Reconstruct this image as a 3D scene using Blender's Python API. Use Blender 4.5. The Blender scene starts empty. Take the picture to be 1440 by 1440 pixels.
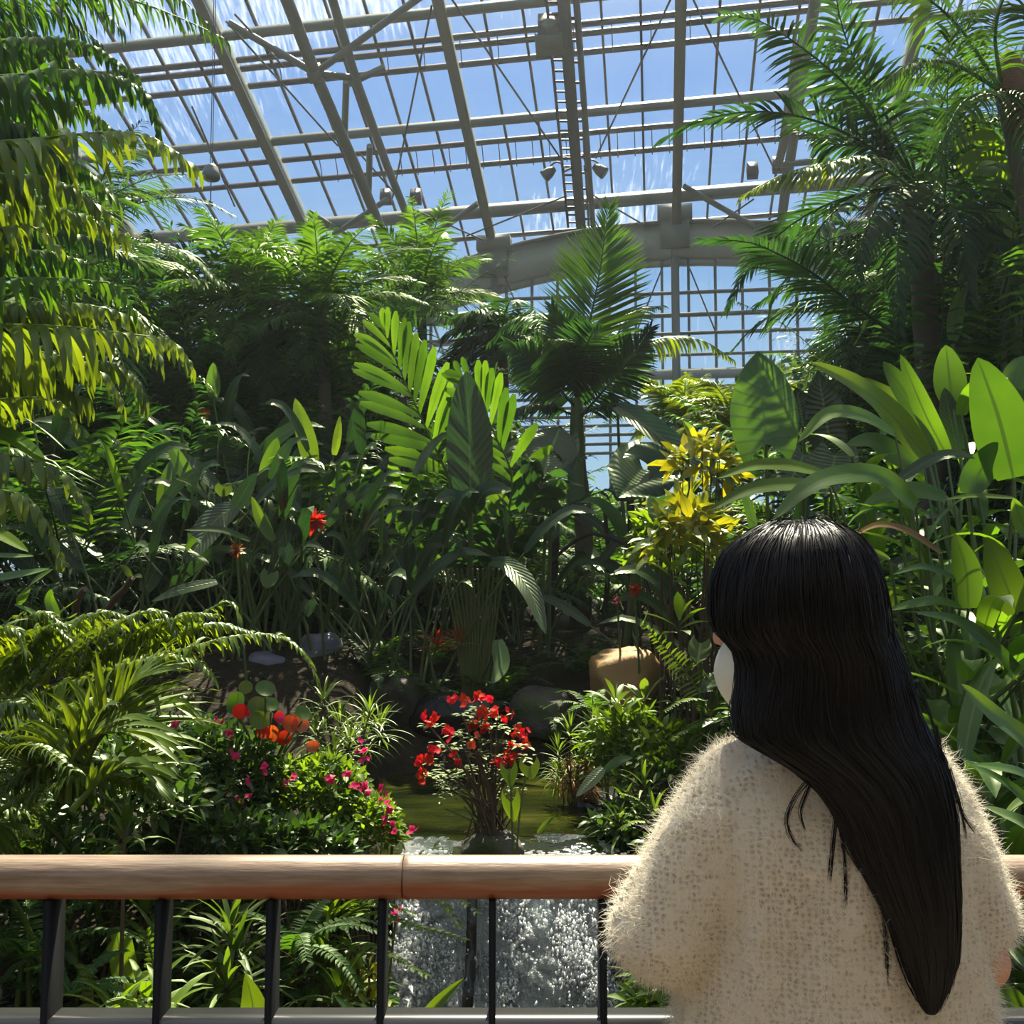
import bpy, math, random
import numpy as np
from mathutils import Vector, Matrix

S = bpy.context.scene
COL = S.collection
rng = np.random.default_rng(11)
random.seed(5)
PI = math.pi

# ------------------------------------------------------------------ camera
CAM_H, PITCH, FPX = 1.53, math.radians(4.0), 1440.0
cam_d = bpy.data.cameras.new('camera')
cam_d.sensor_width = 36.0
cam_d.lens = 36.0
cam_d.clip_start, cam_d.clip_end = 0.05, 500
cam = bpy.data.objects.new('camera', cam_d)
COL.objects.link(cam)
cam.location = (0, 0, CAM_H)
cam.rotation_euler = (math.radians(90) + PITCH, 0, 0)
S.camera = cam
EYE = np.array([0, 0, CAM_H])


def ray(px, py):
    a, b = (px - 720.0) / FPX, (720.0 - py) / FPX
    c, s = math.cos(PITCH), math.sin(PITCH)
    return np.array([a, c - b * s, s + b * c])


def at(px, py, d):
    """The point of the place that shows at a pixel of the photograph, D metres ahead."""
    r = ray(px, py)
    return EYE + r * (d / r[1])


def ats(pts, d=None):
    return np.array([at(p[0], p[1], p[2] if len(p) > 2 else d) for p in pts])


# ------------------------------------------------------------------ mesh helpers
class MB:
    def __init__(self):
        self.v, self.f, self.lf, self.n = [], [], [], 0

    def add(self, V, F, lf=None):
        V = np.asarray(V, float).reshape(-1, 3)
        F = np.asarray(F, int)
        if len(F) == 0:
            return self
        self.v.append(V)
        self.f.append(F + self.n)
        self.lf.append(np.zeros((len(V), 3)) if lf is None else np.asarray(lf, float).reshape(-1, 3))
        self.n += len(V)
        return self

    def merge(self, other):
        for V, F, L in zip(other.v, other.f, other.lf):
            pass
        if other.n:
            base = self.n
            self.v += other.v
            self.lf += other.lf
            self.f += [F + base for F in other.f]
            self.n += other.n
        return self

    def mesh(self, name, mat=None, smooth=True):
        me = bpy.data.meshes.new(name)
        V = np.concatenate(self.v)
        tot, starts, idx, k = [], [], [], 0
        for F in self.f:
            m = F.shape[1]
            idx.append(F.reshape(-1))
            starts.append(np.arange(len(F)) * m + k)
            tot.append(np.full(len(F), m))
            k += F.size
        idx, starts = np.concatenate(idx), np.concatenate(starts)
        me.vertices.add(len(V))
        me.vertices.foreach_set('co', V.reshape(-1).astype(np.float32))
        me.loops.add(len(idx))
        me.loops.foreach_set('vertex_index', idx.astype(np.int32))
        me.polygons.add(len(starts))
        me.polygons.foreach_set('loop_start', starts.astype(np.int32))
        me.update(calc_edges=True)
        me.validate()
        if smooth and len(me.polygons):
            me.polygons.foreach_set('use_smooth', np.ones(len(me.polygons), bool))
        at_ = me.attributes.new('lf', 'FLOAT_VECTOR', 'POINT')
        L = np.concatenate(self.lf)
        if len(L) == len(me.vertices):
            at_.data.foreach_set('vector', L.reshape(-1).astype(np.float32))
        if mat:
            me.materials.append(mat)
        return me

    def build(self, name, mat=None, parent=None, smooth=True):
        o = bpy.data.objects.new(name, self.mesh(name, mat, smooth))
        COL.objects.link(o)
        if parent is not None:
            o.parent = parent
            o.matrix_parent_inverse = Matrix.Translation(-Vector(parent.location)) if tuple(parent.rotation_euler) == (0, 0, 0) else parent.matrix_world.inverted()
        return o


def tag(o, label=None, cat=None, group=None, kind=None):
    if label:
        o['label'] = label
    if cat:
        o['category'] = cat
    if group:
        o['group'] = group
    if kind:
        o['kind'] = kind
    return o


def empty(name, loc, label=None, cat=None, group=None, kind=None):
    o = bpy.data.objects.new(name, None)
    o.empty_display_size = 0.1
    o.location = [float(c) for c in loc]
    COL.objects.link(o)
    return tag(o, label, cat, group, kind)


def nrm(v):
    v = np.asarray(v, float)
    return v / np.maximum(np.linalg.norm(v, axis=-1, keepdims=True), 1e-9)


def spline(P, n):
    """Catmull-Rom through the points, resampled evenly to n points."""
    P = np.asarray(P, float)
    if len(P) == 2:
        return P[0] + (P[1] - P[0]) * np.linspace(0, 1, n)[:, None]
    Q = np.vstack([2 * P[0] - P[1], P, 2 * P[-1] - P[-2]])
    out = []
    for i in range(1, len(Q) - 2):
        t = np.linspace(0, 1, 24, endpoint=False)[:, None]
        a, b, c, d = Q[i - 1], Q[i], Q[i + 1], Q[i + 2]
        out.append(.5 * ((2 * b) + (c - a) * t + (2 * a - 5 * b + 4 * c - d) * t ** 2 + (3 * b - a - 3 * c + d) * t ** 3))
    out.append(P[-1:])
    out = np.vstack(out)
    s = np.r_[0, np.cumsum(np.linalg.norm(np.diff(out, axis=0), axis=1))]
    u = np.linspace(0, s[-1], n)
    return np.stack([np.interp(u, s, out[:, k]) for k in range(3)], 1)


def tangents(P):
    return nrm(np.gradient(P, axis=0))


def frames(P, up=(0, 0, 1)):
    """tangent, side, normal per point; normal stays near UP."""
    T = tangents(P)
    U = np.broadcast_to(np.asarray(up, float), P.shape)
    S_ = np.cross(T, U)
    bad = np.linalg.norm(S_, axis=1) < .05
    S_[bad] = np.cross(T[bad], np.array([0.3, 0.9, 0.1]))
    S_ = nrm(S_)
    return T, S_, np.cross(S_, T)


def tube(mb, P, r, seg=6, cap=True, rnd=.5):
    P = np.asarray(P, float)
    n = len(P)
    r = np.broadcast_to(np.asarray(r, float), (n,))
    T, A, B = frames(P)
    th = np.arange(seg) * 2 * PI / seg
    ring = np.cos(th)[None, :, None] * A[:, None] + np.sin(th)[None, :, None] * B[:, None]
    V = (P[:, None] + ring * r[:, None, None]).reshape(-1, 3)
    i, j = np.meshgrid(np.arange(n - 1), np.arange(seg), indexing='ij')
    a, b = i * seg + j, i * seg + (j + 1) % seg
    F = np.stack([a, b, b + seg, a + seg], -1).reshape(-1, 4)
    lf = np.zeros((len(V), 3))
    lf[:, 1] = np.repeat(np.linspace(0, 1, n), seg)
    lf[:, 2] = rnd
    mb.add(V, F, lf)
    if cap:
        V2 = np.vstack([V[:seg], V[-seg:]])
        mb.add(V2, np.array([list(range(seg))[::-1], list(range(seg, 2 * seg))]))
    return mb


def box(mb, c, size, R=None):
    """A box; R rows are the local axes."""
    h = np.asarray(size, float) / 2
    g = np.array([[x, y, z] for x in (-1, 1) for y in (-1, 1) for z in (-1, 1)], float) * h
    if R is not None:
        g = g @ np.asarray(R, float)
    F = [[0, 1, 3, 2], [4, 6, 7, 5], [0, 4, 5, 1], [2, 3, 7, 6], [0, 2, 6, 4], [1, 5, 7, 3]]
    return mb.add(g + np.asarray(c, float), F)


def bar(mb, a, b, w, h, up=(0, 0, 1)):
    """A rectangular bar from a to b, w across and h along UP."""
    a, b = np.asarray(a, float), np.asarray(b, float)
    t = nrm(b - a)
    s = np.cross(t, up)
    s = nrm(s) if np.linalg.norm(s) > 1e-4 else np.array([1., 0, 0])
    u = np.cross(s, t)
    return box(mb, (a + b) / 2, (np.linalg.norm(b - a), w, h), np.stack([t, s, u]))


def lathe(mb, c, prof, seg=20, axis=(0, 0, 1)):
    """prof: (radius, height) pairs turned about AXIS through c."""
    ax = nrm(np.asarray(axis, float))
    a = nrm(np.cross(ax, [0.31, 0.95, 0.02]))
    b = np.cross(ax, a)
    th = np.arange(seg) * 2 * PI / seg
    V = []
    for r, z in prof:
        V.append(np.asarray(c) + ax * z + (np.cos(th)[:, None] * a + np.sin(th)[:, None] * b) * max(r, 1e-4))
    V = np.vstack(V)
    n = len(prof)
    i, j = np.meshgrid(np.arange(n - 1), np.arange(seg), indexing='ij')
    p, q = i * seg + j, i * seg + (j + 1) % seg
    return mb.add(V, np.stack([p, q, q + seg, p + seg], -1).reshape(-1, 4))


def vnoise(P, scale=1.0, seed=0):
    """cheap smooth pseudo noise in about -1..1"""
    P = np.asarray(P, float) * scale
    r = np.random.default_rng(seed)
    out = np.zeros(P.shape[:-1])
    amp = 0
    for k in range(6):
        w = r.normal(size=3) * (1 + .55 * k)
        out += np.sin(P @ w + r.uniform(0, 6.28)) / (1 + .45 * k)
        amp += .5 / (1 + .45 * k)
    return out / amp / 1.6


def rock_mesh(c, size, seed=0, sub=20, squash=None):
    """A faceted boulder: a ball cut by random planes, then roughened."""
    r = np.random.default_rng(seed)
    nu, nv = sub * 2, sub
    th, ph = np.meshgrid(np.arange(nu) * 2 * PI / nu, np.linspace(0.02, PI - .02, nv), indexing='ij')
    D = np.stack([np.cos(th) * np.sin(ph), np.sin(th) * np.sin(ph), np.cos(ph)], -1)
    R = np.ones(D.shape[:2])
    for k in range(14):
        nrm_ = nrm(r.normal(size=3))
        d = r.uniform(.62, .95)
        dot = D @ nrm_
        R = np.where(dot > .05, np.minimum(R, d / np.maximum(dot, .05)), R)
    R = R * (1 + .035 * vnoise(D, 5, seed + 1) + .02 * vnoise(D, 14, seed + 2))
    V = (D * R[..., None] * np.asarray(size)).reshape(-1, 3) + np.asarray(c)
    i, j = np.meshgrid(np.arange(nu), np.arange(nv - 1), indexing='ij')
    a, b = i * nv + j, ((i + 1) % nu) * nv + j
    mb = MB()
    mb.add(V, np.stack([a, b, b + 1, a + 1], -1).reshape(-1, 4)[:, ::-1])
    base = np.arange(nu) * nv
    mb.add(V[base], [list(range(nu))])
    mb.add(V[base + nv - 1], [list(range(nu))[::-1]])
    return mb


# ------------------------------------------------------------------ materials
MATS = {}


def srgb(r, g, b):
    f = lambda c: ((c / 255 + .055) / 1.055) ** 2.4 if c > 10 else c / 255 / 12.92
    return (f(r), f(g), f(b), 1)


class NT:
    def __init__(self, name):
        self.m = bpy.data.materials.new(name)
        self.m.use_nodes = True
        self.t = self.m.node_tree
        self.t.nodes.clear()
        self.out = self.t.nodes.new('ShaderNodeOutputMaterial')

    def n(self, typ, ins=None, **kw):
        nd = self.t.nodes.new(typ)
        for k, v in kw.items():
            setattr(nd, k, v)
        for k, v in (ins or {}).items():
            if hasattr(v, 'is_output'):
                self.t.links.new(v, nd.inputs[k])
            else:
                nd.inputs[k].default_value = v
        return nd

    def math(self, op, a, b=0.5, c=0.5, clamp=False):
        return self.n('ShaderNodeMath', {0: a, 1: b, 2: c}, operation=op, use_clamp=clamp).outputs[0]

    def mix(self, fac, a, b, typ='MIX'):
        nd = self.n('ShaderNodeMix', {0: fac, 6: a, 7: b}, data_type='RGBA', blend_type=typ)
        return nd.outputs[2]

    def noise(self, scale, vec=None, detail=3, rough=.55):
        ins = {'Scale': scale, 'Detail': detail, 'Roughness': rough}
        if vec is not None:
            ins['Vector'] = vec
        return self.n('ShaderNodeTexNoise', ins)

    def ramp(self, fac, stops):
        nd = self.n('ShaderNodeValToRGB', {0: fac})
        el = nd.color_ramp.elements
        while len(el) < len(stops):
            el.new(.5)
        for e, (p, c) in zip(el, stops):
            e.position, e.color = p, c if len(c) == 4 else (*c, 1)
        return nd.outputs[0]

    def sep(self, vec):
        return self.n('ShaderNodeSeparateXYZ', {0: vec}).outputs

    def done(self, sh):
        self.t.links.new(sh, self.out.inputs[0])
        MATS[self.m.name] = self.m
        return self.m


def solid(name, col, rough=.6, metal=0, bump=0, bscale=40, var=.15, spec=.5):
    k = NT(name)
    tc = k.n('ShaderNodeTexCoord').outputs['Object']
    nz = k.noise(bscale * .35, tc).outputs[0]
    c = k.mix(k.math('MULTIPLY', nz, var * 2), tuple(col), tuple(x * .45 for x in col[:3]) + (1,))
    p = k.n('ShaderNodeBsdfPrincipled', {'Base Color': c, 'Roughness': rough, 'Metallic': metal, 'Specular IOR Level': spec})
    if bump:
        b = k.n('ShaderNodeBump', {'Height': k.noise(bscale, tc, 5).outputs[0], 'Strength': bump, 'Distance': .01})
        k.t.links.new(b.outputs[0], p.inputs['Normal'])
    return k.done(p.outputs[0])


def leafmat(name, col, trans, mixf=.45, rough=.32, gloss=1.0, veins=0, rib=.06, ribcol=None, var=.5, edge=None, spots=None):
    """Leaf: reflects its green, lets light through yellower, with a waxy gloss. lf = (across, along, own chance)."""
    k = NT(name)
    u, v, r = k.sep(k.n('ShaderNodeAttribute', attribute_name='lf').outputs['Vector'])
    tc = k.n('ShaderNodeTexCoord').outputs['Object']
    oi = k.n('ShaderNodeObjectInfo').outputs['Random']
    nz = k.noise(7, tc, 2).outputs[0]
    a = k.math('ADD', k.math('MULTIPLY', k.math('SUBTRACT', r, .5), var), k.math('MULTIPLY', k.math('SUBTRACT', oi, .5), .35))
    a = k.math('ADD', a, k.math('MULTIPLY', k.math('SUBTRACT', nz, .5), .5))
    val = k.math('ADD', 1.0, a)
    hue = k.math('ADD', .5, k.math('MULTIPLY', a, -.035))

    def tint(c):
        return k.n('ShaderNodeHueSaturation', {'Hue': hue, 'Saturation': 1.0, 'Value': val, 'Fac': 1.0, 'Color': c}).outputs[0]

    rc, tcw = tuple(col), tuple(trans)
    if edge is not None:
        e = k.n('ShaderNodeMapRange', {'Value': k.math('ABSOLUTE', u), 1: .55, 2: .8}).outputs[0]
        e = k.math('MULTIPLY', e, k.math('GREATER_THAN', k.noise(30, tc, 1).outputs[0], .3))
        rc, tcw = k.mix(e, rc, tuple(edge)), k.mix(e, tcw, tuple(edge))
    if spots is not None:
        s = k.n('ShaderNodeMapRange', {'Value': k.noise(9, tc, 2).outputs[0], 1: .5, 2: .62}).outputs[0]
        rc, tcw = k.mix(s, rc, tuple(spots)), k.mix(s, tcw, tuple(spots))
    rc, tcw = tint(rc), tint(tcw)
    au = k.math('ABSOLUTE', u)
    bumpn = None
    if rib:
        m = k.math('LESS_THAN', au, rib)
        rc = k.mix(k.math('MULTIPLY', m, .45), rc, tuple(ribcol or (.25, .4, .1, 1)))
        tcw = k.mix(k.math('MULTIPLY', m, .7), tcw, (.02, .04, .005, 1))
    if veins:
        w = k.math('SINE', k.math('MULTIPLY', k.math('SUBTRACT', v, k.math('MULTIPLY', au, .22)), veins * 6.283))
        m = k.math('GREATER_THAN', w, .86)
        tcw = k.mix(k.math('MULTIPLY', m, .55), tcw, (.015, .04, .005, 1))
        rc = k.mix(k.math('MULTIPLY', m, .25), rc, tuple(ribcol or (.2, .3, .08, 1)))
        bumpn = k.n('ShaderNodeBump', {'Height': w, 'Strength': .25, 'Distance': .004}).outputs[0]
    d = k.n('ShaderNodeBsdfDiffuse', {'Color': rc})
    t = k.n('ShaderNodeBsdfTranslucent', {'Color': tcw})
    mx = k.n('ShaderNodeMixShader', {0: mixf, 1: d.outputs[0], 2: t.outputs[0]})
    g = k.n('ShaderNodeBsdfGlossy', {'Color': (.80, .88, .62, 1), 'Roughness': rough})
    ge = k.n('ShaderNodeNewGeometry').outputs
    cs = k.math('ABSOLUTE', k.n('ShaderNodeVectorMath', {0: ge['Normal'], 1: ge['Incoming']}, operation='DOT_PRODUCT').outputs['Value'])
    fr = k.math('ADD', .05, k.math('MULTIPLY', .75, k.math('POWER', k.math('SUBTRACT', 1.0, cs, clamp=True), 4.0)))
    if bumpn is not None:
        for nd in (d, g):
            k.t.links.new(bumpn, nd.inputs['Normal'])
    ad = k.n('ShaderNodeMixShader', {0: k.math('MULTIPLY', fr, gloss * 1.6, clamp=True), 1: mx.outputs[0], 2: g.outputs[0]})
    return k.done(ad.outputs[0])


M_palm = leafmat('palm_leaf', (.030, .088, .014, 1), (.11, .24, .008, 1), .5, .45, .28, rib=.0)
M_palm_y = leafmat('sun_toned_palm_leaf', (.070, .125, .012, 1), (.24, .32, .006, 1), .52, .36, .6, rib=.0)  # palm leaf copy with sunlight mixed into its brighter, yellower colour
M_palm_d = leafmat('shade_toned_palm_leaf', (.015, .050, .018, 1), (.045, .13, .015, 1), .42, .45, .3, rib=.0)  # palm leaf copy with shade mixed into its darker colour
M_fern = leafmat('fern_leaf', (.065, .135, .018, 1), (.22, .34, .010, 1), .5, .5, .3, rib=.0)
M_ginger = leafmat('ginger_leaf', (.045, .115, .016, 1), (.18, .36, .008, 1), .5, .36, .55, veins=0, rib=.07)
M_lime = leafmat('lime_leaf', (.095, .165, .014, 1), (.24, .38, .006, 1), .52, .45, .35, rib=.06)
M_wide = leafmat('wide_palm_leaf', (.060, .130, .014, 1), (.13, .27, .006, 1), .5, .42, .35, rib=.06)
M_yellow = leafmat('yellow_leaf', (.22, .22, .014, 1), (.55, .50, .008, 1), .5, .34, .9, rib=.06, spots=(.12, .20, .015, 1))
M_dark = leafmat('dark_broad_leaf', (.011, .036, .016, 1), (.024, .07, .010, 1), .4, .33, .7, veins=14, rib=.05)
M_ear = leafmat('elephant_ear_leaf', (.045, .120, .022, 1), (.20, .40, .010, 1), .55, .38, .6, veins=9, rib=.035)
M_strap = leafmat('strap_leaf', (.085, .145, .022, 1), (.20, .31, .012, 1), .45, .4, .5, rib=.0)
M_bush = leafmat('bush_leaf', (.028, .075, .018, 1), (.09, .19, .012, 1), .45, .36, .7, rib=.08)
M_pale = leafmat('pale_small_leaf', (.14, .18, .05, 1), (.16, .22, .03, 1), .4, .45, .3, rib=.1)
M_red = leafmat('red_petal', (.60, .012, .012, 1), (.75, .02, .01, 1), .45, .5, .15, rib=0, var=.3)
M_pink = leafmat('magenta_petal', (.62, .02, .16, 1), (.8, .04, .2, 1), .45, .5, .15, rib=0, var=.3)
M_orange = leafmat('orange_leaf', (.50, .07, .01, 1), (.9, .12, .008, 1), .5, .38, .8, rib=.06)
M_dry = leafmat('dry_leaf', (.28, .10, .025, 1), (.35, .10, .01, 1), .4, .5, .5, rib=0)
M_stem = solid('green_stem', (.10, .15, .04, 1), .5, var=.3)
M_rachis = solid('leaf_stalk', (.11, .14, .035, 1), .45, var=.2)
M_twig = solid('brown_twig', (.10, .065, .035, 1), .8, bump=.4, var=.4)
# ------------------------------------------------------------------ world, sun
w = bpy.data.worlds.new('sky')
S.world = w
w.use_nodes = True
wt = w.node_tree
wt.nodes.clear()
wo = wt.nodes.new('ShaderNodeOutputWorld')
bg = wt.nodes.new('ShaderNodeBackground')
tcn = wt.nodes.new('ShaderNodeTexCoord')
sp = wt.nodes.new('ShaderNodeSeparateXYZ')
wt.links.new(tcn.outputs['Generated'], sp.inputs[0])
rp = wt.nodes.new('ShaderNodeValToRGB')
for e, (p, c) in zip([rp.color_ramp.elements[0], rp.color_ramp.elements[1]] + [rp.color_ramp.elements.new(x) for x in (.2, .45)],
                     [(0, (.12, .14, .12, 1)), (1, (.10, .28, .78, 1)), (.02, (.52, .78, .95, 1)), (.45, (.13, .38, .92, 1))]):
    e.position, e.color = p, c
wt.links.new(sp.outputs[2], rp.inputs[0])
cn = wt.nodes.new('ShaderNodeTexNoise')
cn.inputs['Scale'].default_value = 2.6
cn.inputs['Detail'].default_value = 6
cr = wt.nodes.new('ShaderNodeValToRGB')
cr.color_ramp.elements[0].position, cr.color_ramp.elements[1].position = .55, 1.0
wt.links.new(cn.outputs[0], cr.inputs[0])
mxn = wt.nodes.new('ShaderNodeMix')
mxn.data_type = 'RGBA'
wt.links.new(cr.outputs[0], mxn.inputs[0])
wt.links.new(rp.outputs[0], mxn.inputs[6])
mxn.inputs[7].default_value = (.72, .80, .90, 1)
wt.links.new(mxn.outputs[2], bg.inputs[0])
bg.inputs[1].default_value = 1.0
wt.links.new(bg.outputs[0], wo.inputs[0])

SUN_AZ, SUN_EL = math.radians(6), math.radians(61)
sun_d = bpy.data.lights.new('sun', 'SUN')
sun_d.energy = 20.0
sun_d.angle = math.radians(.6)
sun_d.color = (1.0, .91, .72)
sun = bpy.data.objects.new('sun', sun_d)
COL.objects.link(sun)
sdir = Vector((math.sin(SUN_AZ) * math.cos(SUN_EL), math.cos(SUN_AZ) * math.cos(SUN_EL), math.sin(SUN_EL)))
sun.rotation_euler = sdir.to_track_quat('Z', 'Y').to_euler()
sun.location = (4, 20, 30)

S.view_settings.view_transform = 'Standard'
S.view_settings.look = 'None'
S.view_settings.exposure = -0.26
S.view_settings.gamma = 1.0
S.view_settings.use_curve_mapping = False
cy = S.cycles
cy.max_bounces = 7
cy.diffuse_bounces = 3
cy.glossy_bounces = 3
cy.transmission_bounces = 4
cy.transparent_max_bounces = 10
cy.sample_clamp_indirect = 4.0
cy.caustics_reflective = False
cy.caustics_refractive = False
cy.use_denoising = True

# ------------------------------------------------------------------ greenhouse shell
AX = math.radians(8.0)
DV = np.array([math.sin(AX), math.cos(AX), 0])
DU = np.array([math.cos(AX), -math.sin(AX), 0])
UPZ = np.array([0, 0, 1.])
VW = 27.0
_r = ray(945, 320)
WO = EYE + _r * (VW / (_r @ DV))              # crest of the arch in the far wall
SLOPE = math.tan(math.radians(21))
ZT = WO[2] + .25
U0 = WO @ DU


CROSS = .030


def roofz(v):
    return ZT + SLOPE * (VW - v)


def RP(u, v, off=0.0):
    """point of the roof slope: u along the building, v away from us, OFF below the glass"""
    return DU * (U0 + u) + DV * v + UPZ * (roofz(v) - off + CROSS * u)


RN = nrm(UPZ + DV * SLOPE - DU * CROSS)                     # roof normal
RD = nrm(DV - UPZ * SLOPE)                     # down the slope


def roofhit(px, py, off=0.0):
    """(u, v) where a pixel of the photo meets the roof slope OFF below the glass"""
    r = ray(px, py)
    A = UPZ + DV * SLOPE - DU * CROSS
    d = ZT + SLOPE * VW - off - CROSS * U0
    p = EYE + r * ((d - EYE @ A) / (r @ A))
    return p @ DU - U0, p @ DV


def rhp(px, py, off=0.0):
    return RP(*roofhit(px, py, off), off)


def wallp(px, py, off=0.0):
    r = ray(px, py)
    return EYE + r * ((VW - off) / (r @ DV))


M_steel = solid('painted_steel', (.13, .15, .125, 1), .5, var=.15)
M_steel_d = solid('dark_painted_steel', (.055, .05, .055, 1), .5, var=.15)
M_concrete = solid('pale_concrete', (.40, .40, .33, 1), .8, bump=.15, var=.2)
k = NT('greenhouse_glass')
tc = k.n('ShaderNodeTexCoord').outputs['Object']
mp = k.n('ShaderNodeMapping', {0: tc, 'Scale': (9.0, .9, .9)}).outputs[0]
big = k.noise(.16, tc, 2).outputs[0]
st = k.noise(1.4, mp, 5, .7).outputs[0]
dm = k.n('ShaderNodeMapRange', {'Value': k.math('ADD', big, k.math('MULTIPLY', st, .8)), 1: 1.0, 2: 1.30, 3: .015, 4: .30}).outputs[0]
tr = k.n('ShaderNodeBsdfTransparent', {'Color': (.93, .97, .97, 1)})
tl = k.n('ShaderNodeBsdfTranslucent', {'Color': (.75, .8, .85, 1)})
m1 = k.n('ShaderNodeMixShader', {0: dm, 1: tr.outputs[0], 2: tl.outputs[0]})
gl = k.n('ShaderNodeBsdfGlossy', {'Roughness': .02})
m2 = k.n('ShaderNodeMixShader', {0: .04, 1: m1.outputs[0], 2: gl.outputs[0]})
M_glass = k.done(m2.outputs[0])

ceiling = empty('ceiling', RP(0, VW), kind='structure')
tag(ceiling, 'sloping glazed greenhouse roof with steel ribs', 'ceiling')
# purlins: read from the photograph along one line down the slope
pur = [(33, 0), (60, 0), (140, 1), (175, 0), (207, 0), (262, 2), (312, 0)]
pv = [(roofhit(900, y)[1], kd) for y, kd in pur]
per = pv[4][0] - pv[1][0]
more = [(pv[i][0] - n * per, kd) for n in (1, 2, 3, 4) for i, kd in ((1, 0), (2, 1), (3, 0))]
pv = pv + [(pv[6][0] + 1.5, 0), (pv[6][0] + 3.0, 2), (pv[6][0] + 4.6, 0)] + [(pv[1][0] - 0, 0)][:0] + more
V0, V1 = -6.0, VW + 7.0
BAY = roofhit(950, 330)[0] - roofhit(695, 330)[0]
UR = roofhit(950, 325)[0]
ribs = [UR + i * BAY for i in range(-6, 7)]
mulls = [UR + i * BAY / 6 for i in range(-36, 37)]
UL, UH = ribs[0], ribs[-1]
mb = MB()
SH, V2 = 5.2, VW + 1.2
g = [RP(UL, V0), RP(UH, V0), RP(UH, V1), RP(SH, V1), RP(SH, V2), RP(-SH, V2), RP(-SH, V1), RP(UL, V1)]
mb.add(g, [list(range(8))])
vend = lambda u: V1 if abs(u) > SH else V2
gz = mb.build('glazing', M_glass, ceiling, False)
for u in ribs:
    mb = MB()
    a, b = RP(u, V0, .28), RP(u, vend(u), .28)
    bar(mb, a, b, .15, .42, RN)
    bar(mb, RP(u, V0, .50), RP(u, vend(u), .50), .24, .03, RN)
    mb.build('rib', M_steel, ceiling, False)
for i, u in enumerate(mulls):
    if i % 6 == 0:
        continue
    mb = MB()
    bar(mb, RP(u, V0, .05), RP(u, vend(u), .05), .055, .09, RN)
    mb.build('glazing_bar', M_steel_d, ceiling, False)
for v, kd in pv:
    mb = MB()
    wd, off, hh = ((.075, .09, .12), (.16, .18, .16), (.24, .32, .24))[kd]
    for ua, ub in ([(UL, UH)] if v < V2 else [(UL, -SH), (SH, UH)]):
        bar(mb, RP(ua, v, off), RP(ub, v, off), hh, wd if kd < 2 else .26, RN)
    mb.build('purlin', M_steel if kd else M_steel_d, ceiling, False)
# vent stays: short curved arms under each opening strip of panes
va, vb = roofhit(900, 175)[1], roofhit(900, 207)[1]
stay = None
for i in range(-22, 12):
    for v0 in ((va,) if i % 2 else (va, va - per)):
        if stay is None:
            mb = MB()
            p0 = RP(0, va, .12)
            tube(mb, spline([p0, p0 + RD * .25 - RN * .18, p0 + RD * .42 - RN * .42], 6), .012, 5)
            stay = mb.build('vent_stay', M_steel_d, ceiling)
            home = RP(0, va, .12)
            o = stay
        else:
            o = stay.copy()
            COL.objects.link(o)
        o.location = Vector(RP(UR + (i + .5) * BAY / 12 * 1.0, v0, .12) - home)
# truss members under the roof
def roof_tube(name, pts, r, mat=None, par=None):
    mb = MB()
    P = [rhp(*p) for p in pts]
    for a, b in zip(P[:-1], P[1:]):
        tube(mb, [a, b], r, 10)
    return mb.build(name, mat or M_steel, par or ceiling)

roof_tube('truss_chord', [(392, -30, 1.3), (443, 103, 1.3), (500, 235, 1.3), (560, 382, 1.0)], .13)
roof_tube('truss_chord', [(462, -20, .9), (500, 110, .9), (545, 235, .9), (600, 372, .8)], .10)
roof_tube('truss_chord', [(1150, -20, 1.0), (1128, 110, 1.0), (1103, 280, 1.0), (1092, 360, .9)], .12)
roof_tube('truss_chord', [(1124, 60, 1.3), (1108, 180, 1.3), (1094, 232, 1.3)], .10)
for pts in ([(443, 103, 1.3), (322, 32, .6)], [(443, 103, 1.3), (592, -5, .6)], [(443, 103, 1.3), (500, 110, .9)],
            [(487, 115, .9), (484, 200, 1.1)], [(520, 205, .9), (518, 285, 1.0)], [(672, 286, .5), (590, 345, .9)],
            [(545, 280, .9), (470, 330, .6)], [(1092, 232, 1.3), (1165, 225, .7)], [(962, 262, .5), (1060, 318, .6)],
            [(435, 298, .5), (520, 352, .6)], [(490, 118, .9), (540, 95, .5)]):
    roof_tube('truss_strut', pts, .075)
for px, py in ((443, 103), (543, 277), (585, 277), (1094, 232), (1058, 240)):
    mb = MB()
    box(mb, rhp(px, py, 1.3 if px == 443 else .62), (.26, .26, .32), np.stack([DU, RD, RN]))
    mb.build('truss_node', M_steel_d if px != 443 else M_steel, ceiling, False)
for pts in ([(628, -12), (788, 222)], [(607, 8), (552, 278)], [(945, -5), (838, 222)], [(968, -15), (1086, 232)], [(656, 332), (795, 276)],
            [(835, 275), (905, 316)], [(505, 215), (610, 335)], [(1002, 320), (1060, 280)], [(318, 30), (475, 205)], [(270, 150), (330, 290)],
            [(560, 285), (680, 338)], [(400, 95), (330, 20)]):
    roof_tube('tie_rod', [(*p, .75) for p in pts], .022, M_steel_d)

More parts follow.
